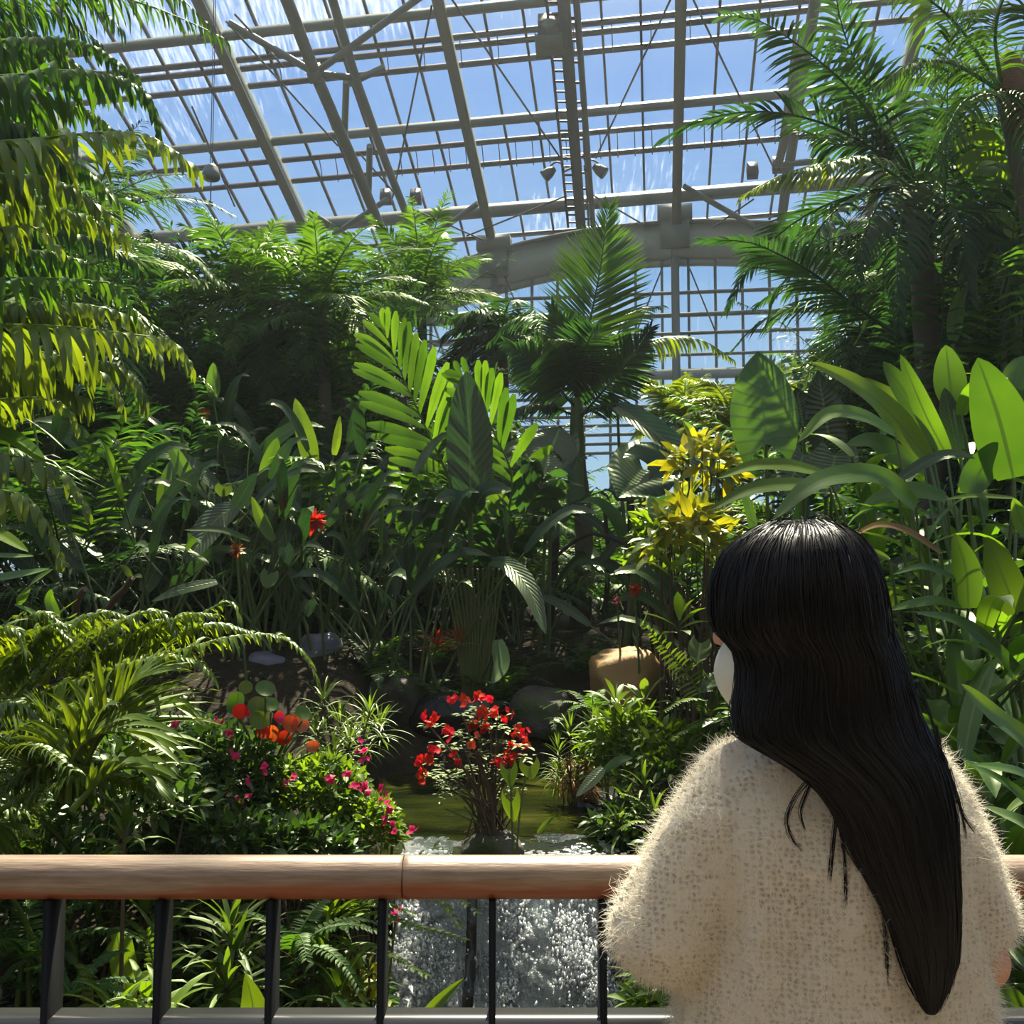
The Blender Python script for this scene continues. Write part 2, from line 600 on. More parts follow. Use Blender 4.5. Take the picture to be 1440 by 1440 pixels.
# far wall: arch beam, glass, mullions
wall = empty('wall_far', WO - UPZ * WO[2], kind='structure')
tag(wall, 'arched glazed end wall of the greenhouse', 'wall')
RA = 430 ** 2 / (2 * 85.) / FPX * VW
CA = WO - UPZ * RA
def archring(r0, r1, y0, y1, a0, a1, n=48):
    mb = MB()
    for i in range(n):
        t0, t1 = (a0 + (a1 - a0) * j / n for j in (i, i + 1))
        q = []
        for t in (t0, t1):
            d = DU * math.sin(t) + UPZ * math.cos(t)
            for r in (r0, r1):
                for y in (y0, y1):
                    q.append(CA + d * r + DV * y)
        mb.add(q, [[0, 2, 6, 4], [1, 5, 7, 3], [0, 4, 5, 1], [2, 3, 7, 6]])
    return mb
AM = math.radians(52)
archring(RA - .85, RA, -.25, .35, -AM, AM).build('arch_beam', M_concrete, wall, False)
archring(RA - 1.02, RA - .85, -.05, .15, -AM, AM).build('arch_lip', M_concrete, wall, False)
archring(RA - .0, RA + .08, -.4, .45, -AM, AM).build('arch_cap', M_steel, wall, False)
zt = lambda u: CA[2] + math.sqrt(max((RA - .9) ** 2 - u * u, 0)) if abs(u) < RA - 1 else 0
HW = RA * math.sin(AM)
# glass below the arch
mb = MB()
us = np.linspace(-HW, HW, 60)
V = []
for u in us:
    V += [DU * (U0 + u) + DV * VW + UPZ * 0.0, DU * (U0 + u) + DV * VW + UPZ * max(zt(u), .5)]
mb.add(V, [[2 * i, 2 * i + 2, 2 * i + 3, 2 * i + 1] for i in range(59)])
mb.build('wall_glazing', M_glass, wall, False)
SPW = 37. / FPX * VW
uc = (wallp(950, 450) @ DU) - U0
k0 = int(HW / SPW)
for i in range(-k0, k0 + 1):
    u = uc + (i + .5) * SPW
    if abs(u) > HW - .3:
        continue
    mb = MB()
    p = DU * (U0 + u) + DV * (VW - .05)
    bar(mb, p, p + UPZ * zt(u), .07, .12, DV)
    mb.build('mullion', M_steel, wall, False)
for i in range(-2, 3):
    u = uc + i * BAY * .98
    if abs(u) > HW:
        continue
    mb = MB()
    p = DU * (U0 + u) + DV * (VW - .12)
    bar(mb, p, p + UPZ * (zt(u) + .3), .21, .26, DV)
    box(mb, p + UPZ * (zt(u) + .62) - DV * .2, (.75, .3, .75), np.stack([DU, DV, UPZ]))
    box(mb, p + UPZ * (zt(u) + 1.15) - DV * .15, (.9, .5, .4), np.stack([DU, DV, UPZ]))
    mb.build('post', M_steel, wall, False)
for y, hh in ((413, .07), (444, .1), (470, .07), (500, .06), (527, .26)) + tuple((545 + 13 * j, .07) for j in range(8)):
    z = wallp(950, y)[2]
    if z < .1:
        continue
    mb = MB()
    half = min(HW, math.sqrt(max((RA - .9) ** 2 - max(z - CA[2], 0) ** 2, 1)))
    p = DV * (VW - .06) + UPZ * z
    bar(mb, p + DU * (U0 - half), p + DU * (U0 + half), .12, hh)
    mb.build('transom', M_concrete if hh > .2 else M_steel, wall, False)
for a, b in (((932, 375), (897, 462)), ((970, 378), (1006, 466)), ((708, 385), (736, 452)), ((735, 470), (700, 560)), ((1008, 540), (985, 600))):
    mb = MB()
    tube(mb, [wallp(*a, .3), wallp(*b, .3)], .022, 6)
    mb.build('tie_rod', M_steel_d, wall)

# maintenance ladder under the roof
lad = empty('maintenance_ladder', rhp(780, 150, .8), 'dark steel maintenance ladder running up beneath the glass roof', 'ladder')
def lp(px, py, off=.8):
    return rhp(px, py, off)
La, Lb = lp(763, -60), lp(799, 318)
Ba, Bb = lp(788, -60), lp(817, 318)
Pa, Pb = lp(806, -60, .9), lp(834, 318, .9)
mb = MB(); bar(mb, La, Lb, .06, .14, RN); mb.build('side_rail', M_steel_d, lad, False)
mb = MB(); bar(mb, Ba, Bb, .25, .2, RN); mb.build('beam', M_steel_d, lad, False)
mb = MB(); tube(mb, [Pa, Pb], .07, 10); mb.build('pole', M_steel_d, lad)
LN = 27
for i in range(LN):
    t = (i + .5) / LN
    mb = MB()
    tube(mb, [La + (Lb - La) * t, Ba + (Bb - Ba) * t], .026, 6)
    mb.build('rung', M_steel_d, lad)
for i in range(14):
    t = (i + .5) / 14
    mb = MB()
    tube(mb, [Ba + (Bb - Ba) * t, Pa + (Pb - Pa) * t], .03, 6)
    mb.build('bracket', M_steel_d, lad)
mb = MB(); tube(mb, [lp(808, -60, .5), lp(828, 318, .5)], .03, 6); mb.build('conduit', M_steel_d, lad)

def spot(px, py, side, label):
    c = rhp(px, py, 1.0)
    e = empty('spot_lamp', c, label, 'lamp', 'spot lamps on the roof ladder')
    mb = MB()
    lathe(mb, c, [(0, -.17), (.07, -.17), (.13, -.02), (.15, .12), (.15, .16), (.12, .165), (0, .15)], 16, nrm(DU * side * .8 - UPZ * .6))
    mb.build('lamp_head', M_steel_d, e)
    mb = MB()
    tube(mb, spline([c + UPZ * .16 - DU * side * .02, c + UPZ * .26 - DU * side * .2, c + UPZ * .12 - DU * side * .36, c - DU * side * .34 - UPZ * .02], 10), .022, 6)
    mb.build('yoke', M_steel_d, e)
    mb = MB()
    tube(mb, [c - DU * side * .34, c - DU * side * (.62 if side < 0 else .35) - RN * -.15], .028, 6)
    mb.build('arm', M_steel_d, e)
spot(772, 243, -1, 'small spot lamp left of the roof ladder, on the rung side')
spot(843, 239, 1, 'small spot lamp on the pole side of the roof ladder, above the tall upright frond')
c = rhp(772, 43, 1.0)
e = empty('loudspeaker', c, 'dark boxy loudspeaker strapped high on the roof ladder', 'speaker')
mb = MB(); box(mb, c, (.42, .4, .55), np.stack([DU, RD, RN])); mb.build('cabinet', M_steel_d, e, False)
mb = MB(); box(mb, c - UPZ * .3, (.55, .5, .06), np.stack([DU, RD, RN])); mb.build('bracket', M_steel, e, False)
mb = MB(); lathe(mb, c - RD * .21 + RN * -.02, [(.16, 0), (.17, -.02), (.05, .03), (0, .03)], 14, -RD); mb.build('cone', M_steel, e)

# pendant lamp hung under the roof
c = at(297, 242, 13.0)
e = empty('pendant_lamp', c, 'round grey pendant lamp hanging from the glass roof near the leafy palm', 'lamp')
mb = MB()
lathe(mb, c, [(0, .10), (.05, .10), (.09, .06), (.10, .0), (.115, -.02), (.115, -.08), (.10, -.10), (0, -.10)], 20)
mb.build('lamp_shade', M_steel, e)
mb = MB()
top = RP(*[x for x in ((c @ DU) - U0, c @ DV)], .1)
for dx in (-.012, .012):
    tube(mb, [c + np.array([dx, 0, .09]), np.array([c[0] + dx, c[1], top[2]])], .006, 5)
mb.build('suspension_cable', M_steel_d, e)
mb = MB()
tube(mb, [c - UPZ * .1, c - UPZ * .38], .008, 6)
lathe(mb, c - UPZ * .43, [(0, -.04), (.03, -.03), (.03, .04), (0, .05)], 10)
mb.build('sensor', M_steel_d, e)

# humid haze that fills the house
k = NT('humid_haze')
vs = k.n('ShaderNodeVolumeScatter', {'Color': (.92, .97, 1.0, 1), 'Density': .0013, 'Anisotropy': .55})
k.t.links.new(vs.outputs[0], k.out.inputs['Volume'])
mb = MB()
box(mb, (0, 17, 12), (110, 45, 30))
tag(mb.build('haze', k.m, None, False), 'thin humid haze filling the glasshouse', 'haze', kind='stuff')
cy.volume_bounces = 0
# ------------------------------------------------------------------ walkway, terrain, pool, fall, rocks
def sstep(a, b, x):
    t = np.clip((x - a) / (b - a), 0, 1)
    return t * t * (3 - 2 * t)


POOL_Z = .50
def hgt(x, y):
    x, y = np.asarray(x, float), np.asarray(y, float)
    low = -.05 + .22 * sstep(.3, 1.2, np.abs(x + .05)) + .25 * sstep(2.0, 3.3, y) * sstep(.5, 1.0, np.abs(x + .05))
    up = .60 + .58 * sstep(5.7, 7.6, y + 1.0 * sstep(.5, 1.0, -x)) + .25 * sstep(9, 14, y) + .10 * sstep(.8, 2.5, np.abs(x))
    h = low + (up - low) * sstep(3.3, 4.3, y + .35 * sstep(.6, 1.1, np.abs(x + .05)))
    pool = sstep(1.0, .72, np.hypot((x + .02) / 1.0, (y - 4.95) / .95))
    h = h - .35 * pool
    lip = sstep(.62, .48, np.abs(x + .02)) * sstep(4.6, 4.3, y) * sstep(4.02, 4.08, y)
    h = np.where(lip > 0, np.minimum(h, POOL_Z - .06 * lip + (1 - lip) * .2), h)
    chan = sstep(.75, .5, np.abs(x + .02)) * sstep(4.12, 3.95, y)
    h = h * (1 - chan) + chan * (-.5)
    return h + .03 * vnoise(np.stack([x, y, 0 * x], -1), 3.0, 4)


def gz(x, y):
    return float(hgt(np.array([x]), np.array([y]))[0])


k = NT('dark_soil')
tc = k.n('ShaderNodeTexCoord').outputs['Object']
c = k.ramp(k.noise(6, tc, 6, .7).outputs[0], [(.3, (.012, .010, .007)), (.55, (.035, .026, .015)), (.75, (.045, .05, .015))])
p = k.n('ShaderNodeBsdfPrincipled', {'Base Color': c, 'Roughness': .95, 'Specular IOR Level': .2,
                                     'Normal': k.n('ShaderNodeBump', {'Height': k.noise(40, tc, 5).outputs[0], 'Strength': .9, 'Distance': .03}).outputs[0]})
M_soil = k.done(p.outputs[0])
k = NT('mossy_rock')
tc = k.n('ShaderNodeTexCoord').outputs['Object']
oi = k.n('ShaderNodeObjectInfo').outputs['Random']
c = k.ramp(k.noise(9, tc, 6, .65).outputs[0], [(.3, (.025, .022, .02)), (.55, (.075, .065, .052)), (.8, (.13, .11, .085))])
moss = k.n('ShaderNodeMapRange', {'Value': k.noise(4, tc, 4).outputs[0], 1: .5, 2: .62}).outputs[0]
c = k.mix(moss, c, (.045, .062, .012, 1))
p = k.n('ShaderNodeBsdfPrincipled', {'Base Color': c, 'Roughness': .75,
                                     'Normal': k.n('ShaderNodeBump', {'Height': k.noise(22, tc, 6).outputs[0], 'Strength': .8, 'Distance': .03}).outputs[0]})
M_rock = k.done(p.outputs[0])
M_rock_p = solid('purple_grey_stone', (.24, .23, .31, 1), .45, bump=.5, bscale=16, var=.35)
M_rock_o = solid('ochre_stone', (.42, .24, .08, 1), .7, bump=.6, bscale=20, var=.4)
M_rock_w = solid('wet_black_rock', (.022, .022, .020, 1), .22, bump=.9, bscale=18, var=.4)

# terrain: fine near us, coarse far away
def grid(xs, ys):
    X, Y = np.meshgrid(xs, ys, indexing='ij')
    V = np.stack([X, Y, hgt(X, Y)], -1).reshape(-1, 3)
    n = len(ys)
    i, j = np.meshgrid(np.arange(len(xs) - 1), np.arange(n - 1), indexing='ij')
    a = i * n + j
    return V, np.stack([a, a + n, a + n + 1, a + 1], -1).reshape(-1, 4)
xs = np.r_[np.linspace(-60, -4, 24)[:-1], np.linspace(-4, 4, 161), np.linspace(4, 60, 24)[1:]]
ys = np.r_[np.linspace(1.72, 7.5, 116), np.linspace(7.5, 60, 46)[1:]]
mb = MB()
mb.add(*grid(xs, ys))
terrain = tag(mb.build('ground', M_soil), 'dark planted soil banks around the pool', 'ground', kind='structure')
mb = MB()
box(mb, (0, -1.2, -.06), (14, 5.86, .12))
M_deck = solid('deck_boards', (.18, .15, .12, 1), .8, bump=.2, var=.3)
floor = tag(mb.build('floor', M_deck, None, False), 'visitor walkway behind the railing', 'floor', kind='structure')

mb = MB()
box(mb, (0, -4.3, 3.2), (40, .3, 6.4))  # added wall behind the camera: blocks blue sky and bounces warm light
M_bounce = solid('warm_bounce_wall', (.145, .135, .115, 1), .9, bump=.1, var=.1)
tag(mb.build('bounce_wall', M_bounce, None, False), 'plain warm wall added unseen behind the camera for bounce light', 'wall', kind='structure')

# pool water
k = NT('pool_water')
tc = k.n('ShaderNodeTexCoord').outputs['Object']
mp = k.n('ShaderNodeMapping', {0: tc, 'Scale': (1.0, 2.2, 1.0), 'Rotation': (0, 0, .35)}).outputs[0]
nz = k.noise(5, mp, 3).outputs[0]
c = k.ramp(k.noise(2.2, mp, 4).outputs[0], [(.35, (.006, .010, .002)), (.58, (.022, .026, .004)), (.8, (.075, .075, .010))])
b = k.n('ShaderNodeBump', {'Height': nz, 'Strength': .35, 'Distance': .04}).outputs[0]
p = k.n('ShaderNodeBsdfPrincipled', {'Base Color': c, 'Roughness': .04, 'IOR': 1.33, 'Normal': b})
M_water = k.done(p.outputs[0])
mb = MB()
xx, yy = np.meshgrid(np.linspace(-1.25, 1.2, 60), np.linspace(4.03, 6.0, 50), indexing='ij')
zz = POOL_Z - .07 * sstep(4.25, 4.03, yy) + .006 * vnoise(np.stack([xx, yy * 1.6, 0 * xx], -1), 9, 2) * sstep(4.9, 4.1, yy) * 2
V = np.stack([xx, yy, zz], -1).reshape(-1, 3)
i, j = np.meshgrid(np.arange(59), np.arange(49), indexing='ij')
a = i * 50 + j
mb.add(V, np.stack([a, a + 50, a + 51, a + 1], -1).reshape(-1, 4))
water = tag(mb.build('pool_water', M_water), 'still olive-green pool water above the fall', 'water', kind='stuff')

# waterfall
k = NT('falling_water')
tc = k.n('ShaderNodeTexCoord').outputs['Object']
mp = k.n('ShaderNodeMapping', {0: tc, 'Scale': (1.0, 1.0, .55)}).outputs[0]
n1 = k.noise(4.5, mp, 3, .6).outputs[0]
n2 = k.noise(34, mp, 4, .7).outputs[0]
fo = k.n('ShaderNodeMapRange', {'Value': k.math('ADD', k.math('MULTIPLY', n1, .75), k.math('MULTIPLY', n2, .5)), 1: .57, 2: .66, 3: .04, 4: .97}).outputs[0]
b = k.n('ShaderNodeBump', {'Height': k.noise(48, mp, 4, .7).outputs[0], 'Strength': 1.0, 'Distance': .03}).outputs[0]
gla = k.n('ShaderNodeBsdfGlossy', {'Color': (.9, .95, 1, 1), 'Roughness': .12, 'Normal': b})
trn = k.n('ShaderNodeBsdfTransparent', {'Color': (.85, .9, .9, 1)})
thin = k.n('ShaderNodeMixShader', {0: .30, 1: trn.outputs[0], 2: gla.outputs[0]})
dif = k.n('ShaderNodeBsdfDiffuse', {'Color': (.80, .83, .84, 1), 'Normal': b})
tlu = k.n('ShaderNodeBsdfTranslucent', {'Color': (.7, .73, .74, 1), 'Normal': b})
fm = k.n('ShaderNodeMixShader', {0: .75, 1: dif.outputs[0], 2: tlu.outputs[0]})
fm2 = k.n('ShaderNodeMixShader', {0: .15, 1: fm.outputs[0], 2: gla.outputs[0]})
mx = k.n('ShaderNodeMixShader', {0: fo, 1: thin.outputs[0], 2: fm2.outputs[0]})
M_fall = k.done(mx.outputs[0])

def fall_sheet(x0, x1, seed, out=.0, ztop=None):
    nx, nz_ = max(int((x1 - x0) / .012), 8), 80
    u, v = np.meshgrid(np.linspace(0, 1, nx), np.linspace(0, 1, nz_), indexing='ij')
    s = v * 1.05
    yb = 4.05 - .10 * np.minimum(s / .12, 1) - .80 * np.clip(s - .1, 0, 9) - out
    zb = POOL_Z - .055 - np.clip(s - .06, 0, 9) * 1.0
    x = x0 + (x1 - x0) * u + .03 * vnoise(np.stack([u * 0, v * 3, u * 2], -1), 2, seed) * v
    P = np.stack([x, yb, zb], -1)
    d = .035 * vnoise(P * np.array([1, 1, .6]), 14, seed) + .018 * vnoise(P, 45, seed + 1)
    edge = np.minimum(1, np.minimum(u, 1 - u) / .12)
    P[..., 1] -= (np.abs(d) * 1.2) * np.minimum(v / .08, 1) * 1.0 - .04 * (1 - edge)
    V = P.reshape(-1, 3)
    i, j = np.meshgrid(np.arange(nx - 1), np.arange(nz_ - 1), indexing='ij')
    a = i * nz_ + j
    return V, np.stack([a, a + 1, a + nz_ + 1, a + nz_], -1).reshape(-1, 4)
mb = MB()
for x0, x1, sd, out in ((-.44, -.17, 3, .0), (-.13, .14, 5, .02), (.05, .50, 9, .05)):
    mb.add(*fall_sheet(x0, x1, sd, out))
fall = tag(mb.build('waterfall', M_fall), 'white water tumbling down over dark rock below the pool', 'waterfall', kind='stuff')
# white riffles where the pool runs to the lip
for x0, x1, y1, sd in ((-.46, -.17, 4.34, 3), (.03, .48, 4.42, 6)):
    u, v = np.meshgrid(np.linspace(0, 1, 60), np.linspace(0, 1, 50), indexing='ij')
    P = np.stack([x0 + (x1 - x0) * u, 4.03 + (y1 - 4.03) * v, 0 * u], -1)
    w_ = np.clip(np.sin(u * PI), 0, 1) ** .7 * (1 - v ** 1.5) * (1 + .6 * vnoise(P, 12, sd + 2))
    P[..., 2] = POOL_Z - .07 * sstep(4.25, 4.03, P[..., 1]) + np.clip(w_, 0, 1.3) * (.018 + .022 * vnoise(P, 16, sd) + .014 * vnoise(P, 40, sd + 1)) - .010
    i, j = np.meshgrid(np.arange(59), np.arange(49), indexing='ij')
    a = i * 50 + j
    mb = MB()
    mb.add(P.reshape(-1, 3), np.stack([a, a + 50, a + 51, a + 1], -1).reshape(-1, 4))
    tag(mb.build('riffle', M_fall), 'white riffle of water sliding to the lip %s the mossy stone' % ('left of' if x0 < -.2 else 'right of'), 'foam', kind='stuff')
# foam and splashes at the lip
mb = MB()
r = np.random.default_rng(8)
for cx, n, sx in ((.24, 230, .17), (-.33, 90, .10), (.10, 60, .08)):
    for i in range(n):
        p = np.array([cx + r.normal() * sx * .6, 4.06 + abs(r.normal()) * .06, POOL_Z - .045 + r.random() * .02])
        V = rock_mesh(p, (r.uniform(.006, .016), r.uniform(.006, .014), r.uniform(.003, .008)), i, 4)
        mb.merge(V)
k = NT('water_foam')
d = k.n('ShaderNodeBsdfDiffuse', {'Color': (.88, .90, .92, 1)})
t = k.n('ShaderNodeBsdfTranslucent', {'Color': (.88, .90, .92, 1)})
g = k.n('ShaderNodeBsdfGlossy', {'Roughness': .15})
m = k.n('ShaderNodeMixShader', {0: .6, 1: d.outputs[0], 2: t.outputs[0]})
M_foam = k.done(k.n('ShaderNodeMixShader', {0: .15, 1: m.outputs[0], 2: g.outputs[0]}).outputs[0])
for q_ in range(13000):
    s = r.random() ** .9 * .95
    strm = r.random()
    x = (r.normal() * .075 + .27 if strm < .55 else (r.normal() * .06 - .31 if strm < .8 else r.normal() * .05 - .01)) + r.normal() * .02 * s
    y = 4.05 - .10 * min(s / .12, 1) - .80 * max(s - .1, 0) - .06 - abs(r.normal()) * .035
    z = POOL_Z - .05 - max(s - .06, 0) + abs(r.normal()) * .02
    if vnoise(np.array([x, y, z * .6]), 16, 5) + .5 * vnoise(np.array([x, y, z]), 40, 6) < .05:
        continue
    k1, k2, k3 = r.uniform(.002, .007), r.uniform(.002, .005), r.uniform(.002, .012) * r.uniform(.6, 1.3)
    c0 = np.array([x, y, z])
    D = r.normal(size=3) * .3
    V = c0 + np.array([[k1, 0, D[0] * k1], [-k1, 0, -D[0] * k1], [0, k2, 0], [0, -k2, 0], [D[1] * k1, 0, k3], [D[2] * k1, 0, -k3]])
    mb.add(V, [[0, 2, 4], [2, 1, 4], [1, 3, 4], [3, 0, 4], [2, 0, 5], [1, 2, 5], [3, 1, 5], [0, 3, 5]])
tag(mb.build('foam', M_foam), 'bright white foam and flying droplets of the fall', 'foam', kind='stuff')

# rocks: (px, py, depth, half sizes, material, label)
def rock(px, py, d, size, mat, label, seed, sink=.25, group=None, grounded=True):
    c = at(px, py, d)
    if grounded:
        c[2] = gz(c[0], c[1]) + size[2] * (1 - sink)
    o = rock_mesh((0, 0, 0), size, seed).build('rock', mat)
    o.location = c
    o.rotation_euler = (0, 0, seed * 1.7)
    tag(o, label, 'rock', group or 'rocks around the pool')
    return o
rock(445, 918, 6.3, (.20, .18, .14), M_rock_p, 'purple-grey boulder behind the arching frond, upper of the pair', 1, grounded=False)
rock(372, 946, 6.1, (.18, .16, .13), M_rock_p, 'lower purple-grey boulder peeping out under the arching frond', 5, grounded=False)
rock(765, 1003, 6.0, (.26, .20, .17), M_rock, 'large brown boulder at the back of the pool right of the red bush', 3, grounded=False)
rock(880, 958, 6.0, (.27, .2, .27), M_rock_o, 'ochre sunlit stone under the fern by the woman', 4, grounded=False)
rock(688, 1193, 4.06, (.155, .10, .085), M_rock, 'mossy stone on the lip of the fall carrying the red flowering bush', 7, grounded=False)
rock(845, 1135, 4.9, (.20, .16, .10), M_rock_w, 'wet black rock at the pool edge under the moss tuft', 8, grounded=False)
rock(640, 1010, 6.1, (.30, .2, .16), M_rock_w, 'dark wet rock behind the red bush', 9, grounded=False)
rock(555, 985, 6.2, (.30, .2, .17), M_rock, 'shaded mossy rock behind the thin-leaved shrub', 10, grounded=False)
rock(500, 1045, 5.7, (.22, .18, .13), M_rock_w, 'dark rock at the left end of the pool', 12, grounded=False)
rock(460, 1240, 3.9, (.14, .14, .42), M_rock_w, 'black rock face left of the falling water', 13, grounded=False)
rock(915, 1330, 3.75, (.14, .16, .36), M_rock_w, 'black rock face right of the falling water, by the sleeve', 14, grounded=False)
mb = MB()
nx, nz_ = 80, 70
u, v = np.meshgrid(np.linspace(-.66, .66, nx), np.linspace(-.75, POOL_Z - .07, nz_), indexing='ij')
P = np.stack([u, 4.17 - .78 * (POOL_Z - v) + 0 * u, v], -1)
P[..., 1] += .07 * vnoise(P, 9, 1) + .03 * np.abs(vnoise(P, 25, 2))
i, j = np.meshgrid(np.arange(nx - 1), np.arange(nz_ - 1), indexing='ij')
a = i * nz_ + j
mb.add(P.reshape(-1, 3), np.stack([a, a + nz_, a + nz_ + 1, a + 1], -1).reshape(-1, 4))
P2 = P.copy(); P2[..., 1] = 4.5
tag(mb.build('trim_1', M_rock_w), 'dark rock ledge behind the falling water', 'rock ledge', kind='structure')
mb = MB()
xx, yy = np.meshgrid(np.linspace(-1.2, 1.2, 40), np.linspace(1.8, 4.2, 40), indexing='ij')
zz = -.42 + .02 * vnoise(np.stack([xx, yy, 0 * xx], -1), 12, 3)
i, j = np.meshgrid(np.arange(39), np.arange(39), indexing='ij')
a = i * 40 + j
mb.add(np.stack([xx, yy, zz], -1).reshape(-1, 3), np.stack([a, a + 40, a + 41, a + 1], -1).reshape(-1, 4))
tag(mb.build('stream_water', M_water), 'churned stream water at the foot of the fall', 'water', kind='stuff')

# ------------------------------------------------------------------ railing
RY = 1.62
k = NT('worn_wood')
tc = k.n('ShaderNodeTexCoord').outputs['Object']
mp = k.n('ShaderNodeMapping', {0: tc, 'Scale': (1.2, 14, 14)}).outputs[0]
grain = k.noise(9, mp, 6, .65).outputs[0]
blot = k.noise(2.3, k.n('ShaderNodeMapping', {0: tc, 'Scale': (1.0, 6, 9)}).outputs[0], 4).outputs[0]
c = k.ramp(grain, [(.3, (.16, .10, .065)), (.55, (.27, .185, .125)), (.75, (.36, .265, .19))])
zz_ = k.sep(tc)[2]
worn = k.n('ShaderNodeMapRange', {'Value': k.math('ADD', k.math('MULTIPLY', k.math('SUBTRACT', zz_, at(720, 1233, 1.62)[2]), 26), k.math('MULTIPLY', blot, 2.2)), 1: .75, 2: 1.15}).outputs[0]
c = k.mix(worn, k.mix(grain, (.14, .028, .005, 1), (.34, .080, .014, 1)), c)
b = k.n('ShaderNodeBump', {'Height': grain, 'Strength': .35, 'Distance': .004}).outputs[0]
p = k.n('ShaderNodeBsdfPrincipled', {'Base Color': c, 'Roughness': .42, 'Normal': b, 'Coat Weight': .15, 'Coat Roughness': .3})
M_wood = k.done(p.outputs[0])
M_iron = solid('black_iron', (.006, .006, .007, 1), .5, var=.3, spec=.15)
hz = at(720, 1233, RY)[2]
mz = at(720, 1430, RY)[2]
rail = empty('railing', (0, RY, 0), 'railing with a round worn wooden handrail over thin black iron bars', 'railing')
xj = at(568, 1233, RY)[0]
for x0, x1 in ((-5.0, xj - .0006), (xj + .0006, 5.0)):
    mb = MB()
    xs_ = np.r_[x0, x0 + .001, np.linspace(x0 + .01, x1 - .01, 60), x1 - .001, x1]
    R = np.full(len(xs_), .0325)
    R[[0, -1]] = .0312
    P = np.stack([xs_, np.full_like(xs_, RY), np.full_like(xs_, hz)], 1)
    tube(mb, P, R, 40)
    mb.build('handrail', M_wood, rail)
for i in range(-24, 30):
    x = at(538, 1350, RY)[0] + i * .1690
    mb = MB()
    box(mb, (x, RY, (hz - .03 + .0) / 2), (.010, .056, hz - .03))
    mb.build('baluster', M_iron, rail, False)
mb = MB(); M_bar = solid('polished_iron', (.03, .03, .032, 1), .28, var=.2, spec=.7)
mb = MB(); box(mb, (0, RY, mz - .012), (10, .05, .032)); mb.build('middle_bar', M_bar, rail, False)
mb = MB(); box(mb, (0, RY, .10), (10, .05, .016)); mb.build('bottom_bar', M_iron, rail, False)
# ------------------------------------------------------------------ the woman at the railing
k = NT('skin')
p = k.n('ShaderNodeBsdfPrincipled', {'Base Color': (.62, .30, .18, 1), 'Roughness': .5, 'Subsurface Weight': .0})
M_skin = k.done(p.outputs[0])
k = NT('dark_hair')
nz = k.noise(3, k.n('ShaderNodeMapping', {0: k.n('ShaderNodeTexCoord').outputs['Object'], 'Scale': (60, 60, 3)}).outputs[0], 4).outputs[0]
c = k.mix(nz, (.0025, .002, .003, 1), (.008, .006, .006, 1))
p = k.n('ShaderNodeBsdfPrincipled', {'Base Color': c, 'Roughness': .36, 'Specular IOR Level': .18})
M_hair = k.done(p.outputs[0])
k = NT('cream_knit')
tc = k.n('ShaderNodeTexCoord').outputs['Object']
mp = k.n('ShaderNodeMapping', {0: tc, 'Scale': (135, 20, 150)}).outputs[0]
wob = k.n('ShaderNodeMix', {0: .06, 4: mp, 5: k.noise(40, tc, 2).outputs[1]}, data_type='VECTOR').outputs[1]
dst = k.n('ShaderNodeVectorMath', {0: k.noise(55, tc, 2).outputs[1], 1: (.5, .5, .5)}, operation='SUBTRACT').outputs[0]
dst = k.n('ShaderNodeVectorMath', {0: dst, 3: 1.6}, operation='SCALE').outputs[0]
mp = k.n('ShaderNodeVectorMath', {0: mp, 1: dst}, operation='ADD').outputs[0]
vo = k.n('ShaderNodeTexVoronoi', {'Vector': mp, 'Scale': 1.0, 'Randomness': .4}).outputs['Distance']
hole = k.n('ShaderNodeMapRange', {'Value': vo, 1: .08, 2: .50, 3: 1, 4: 0}).outputs[0]
big = k.noise(30, tc, 3).outputs[0]
hm = k.math('MULTIPLY', hole, k.n('ShaderNodeMapRange', {'Value': big, 1: .35, 2: .6, 3: .6, 4: .95}).outputs[0])
c = k.mix(hm, (.80, .72, .59, 1), (.42, .33, .23, 1))  # stitch gaps: the shade inside the knit is painted as brown
b = k.n('ShaderNodeBump', {'Height': k.math('SUBTRACT', k.math('MULTIPLY', k.noise(260, tc, 3).outputs[0], .5), hole), 'Strength': .6, 'Distance': .003}).outputs[0]
d = k.n('ShaderNodeBsdfDiffuse', {'Color': c, 'Normal': b})
t = k.n('ShaderNodeBsdfTranslucent', {'Color': c, 'Normal': b})
M_knit = k.done(k.n('ShaderNodeMixShader', {0: .15, 1: d.outputs[0], 2: t.outputs[0]}).outputs[0])
k = NT('cream_fuzz')
d = k.n('ShaderNodeBsdfDiffuse', {'Color': (.88, .82, .70, 1)})
t = k.n('ShaderNodeBsdfTranslucent', {'Color': (.88, .82, .70, 1)})
M_fuzz = k.done(k.n('ShaderNodeMixShader', {0: .5, 1: d.outputs[0], 2: t.outputs[0]}).outputs[0])
M_mask = solid('white_mask_cloth', (.74, .70, .56, 1), .8, bump=.1, bscale=200, var=.03)
M_denim = solid('dark_trousers', (.03, .035, .05, 1), .8, bump=.1, bscale=300)
M_shoe = solid('white_shoe', (.7, .7, .68, 1), .6)
M_eye = solid('dark_eye', (.03, .02, .015, 1), .1)


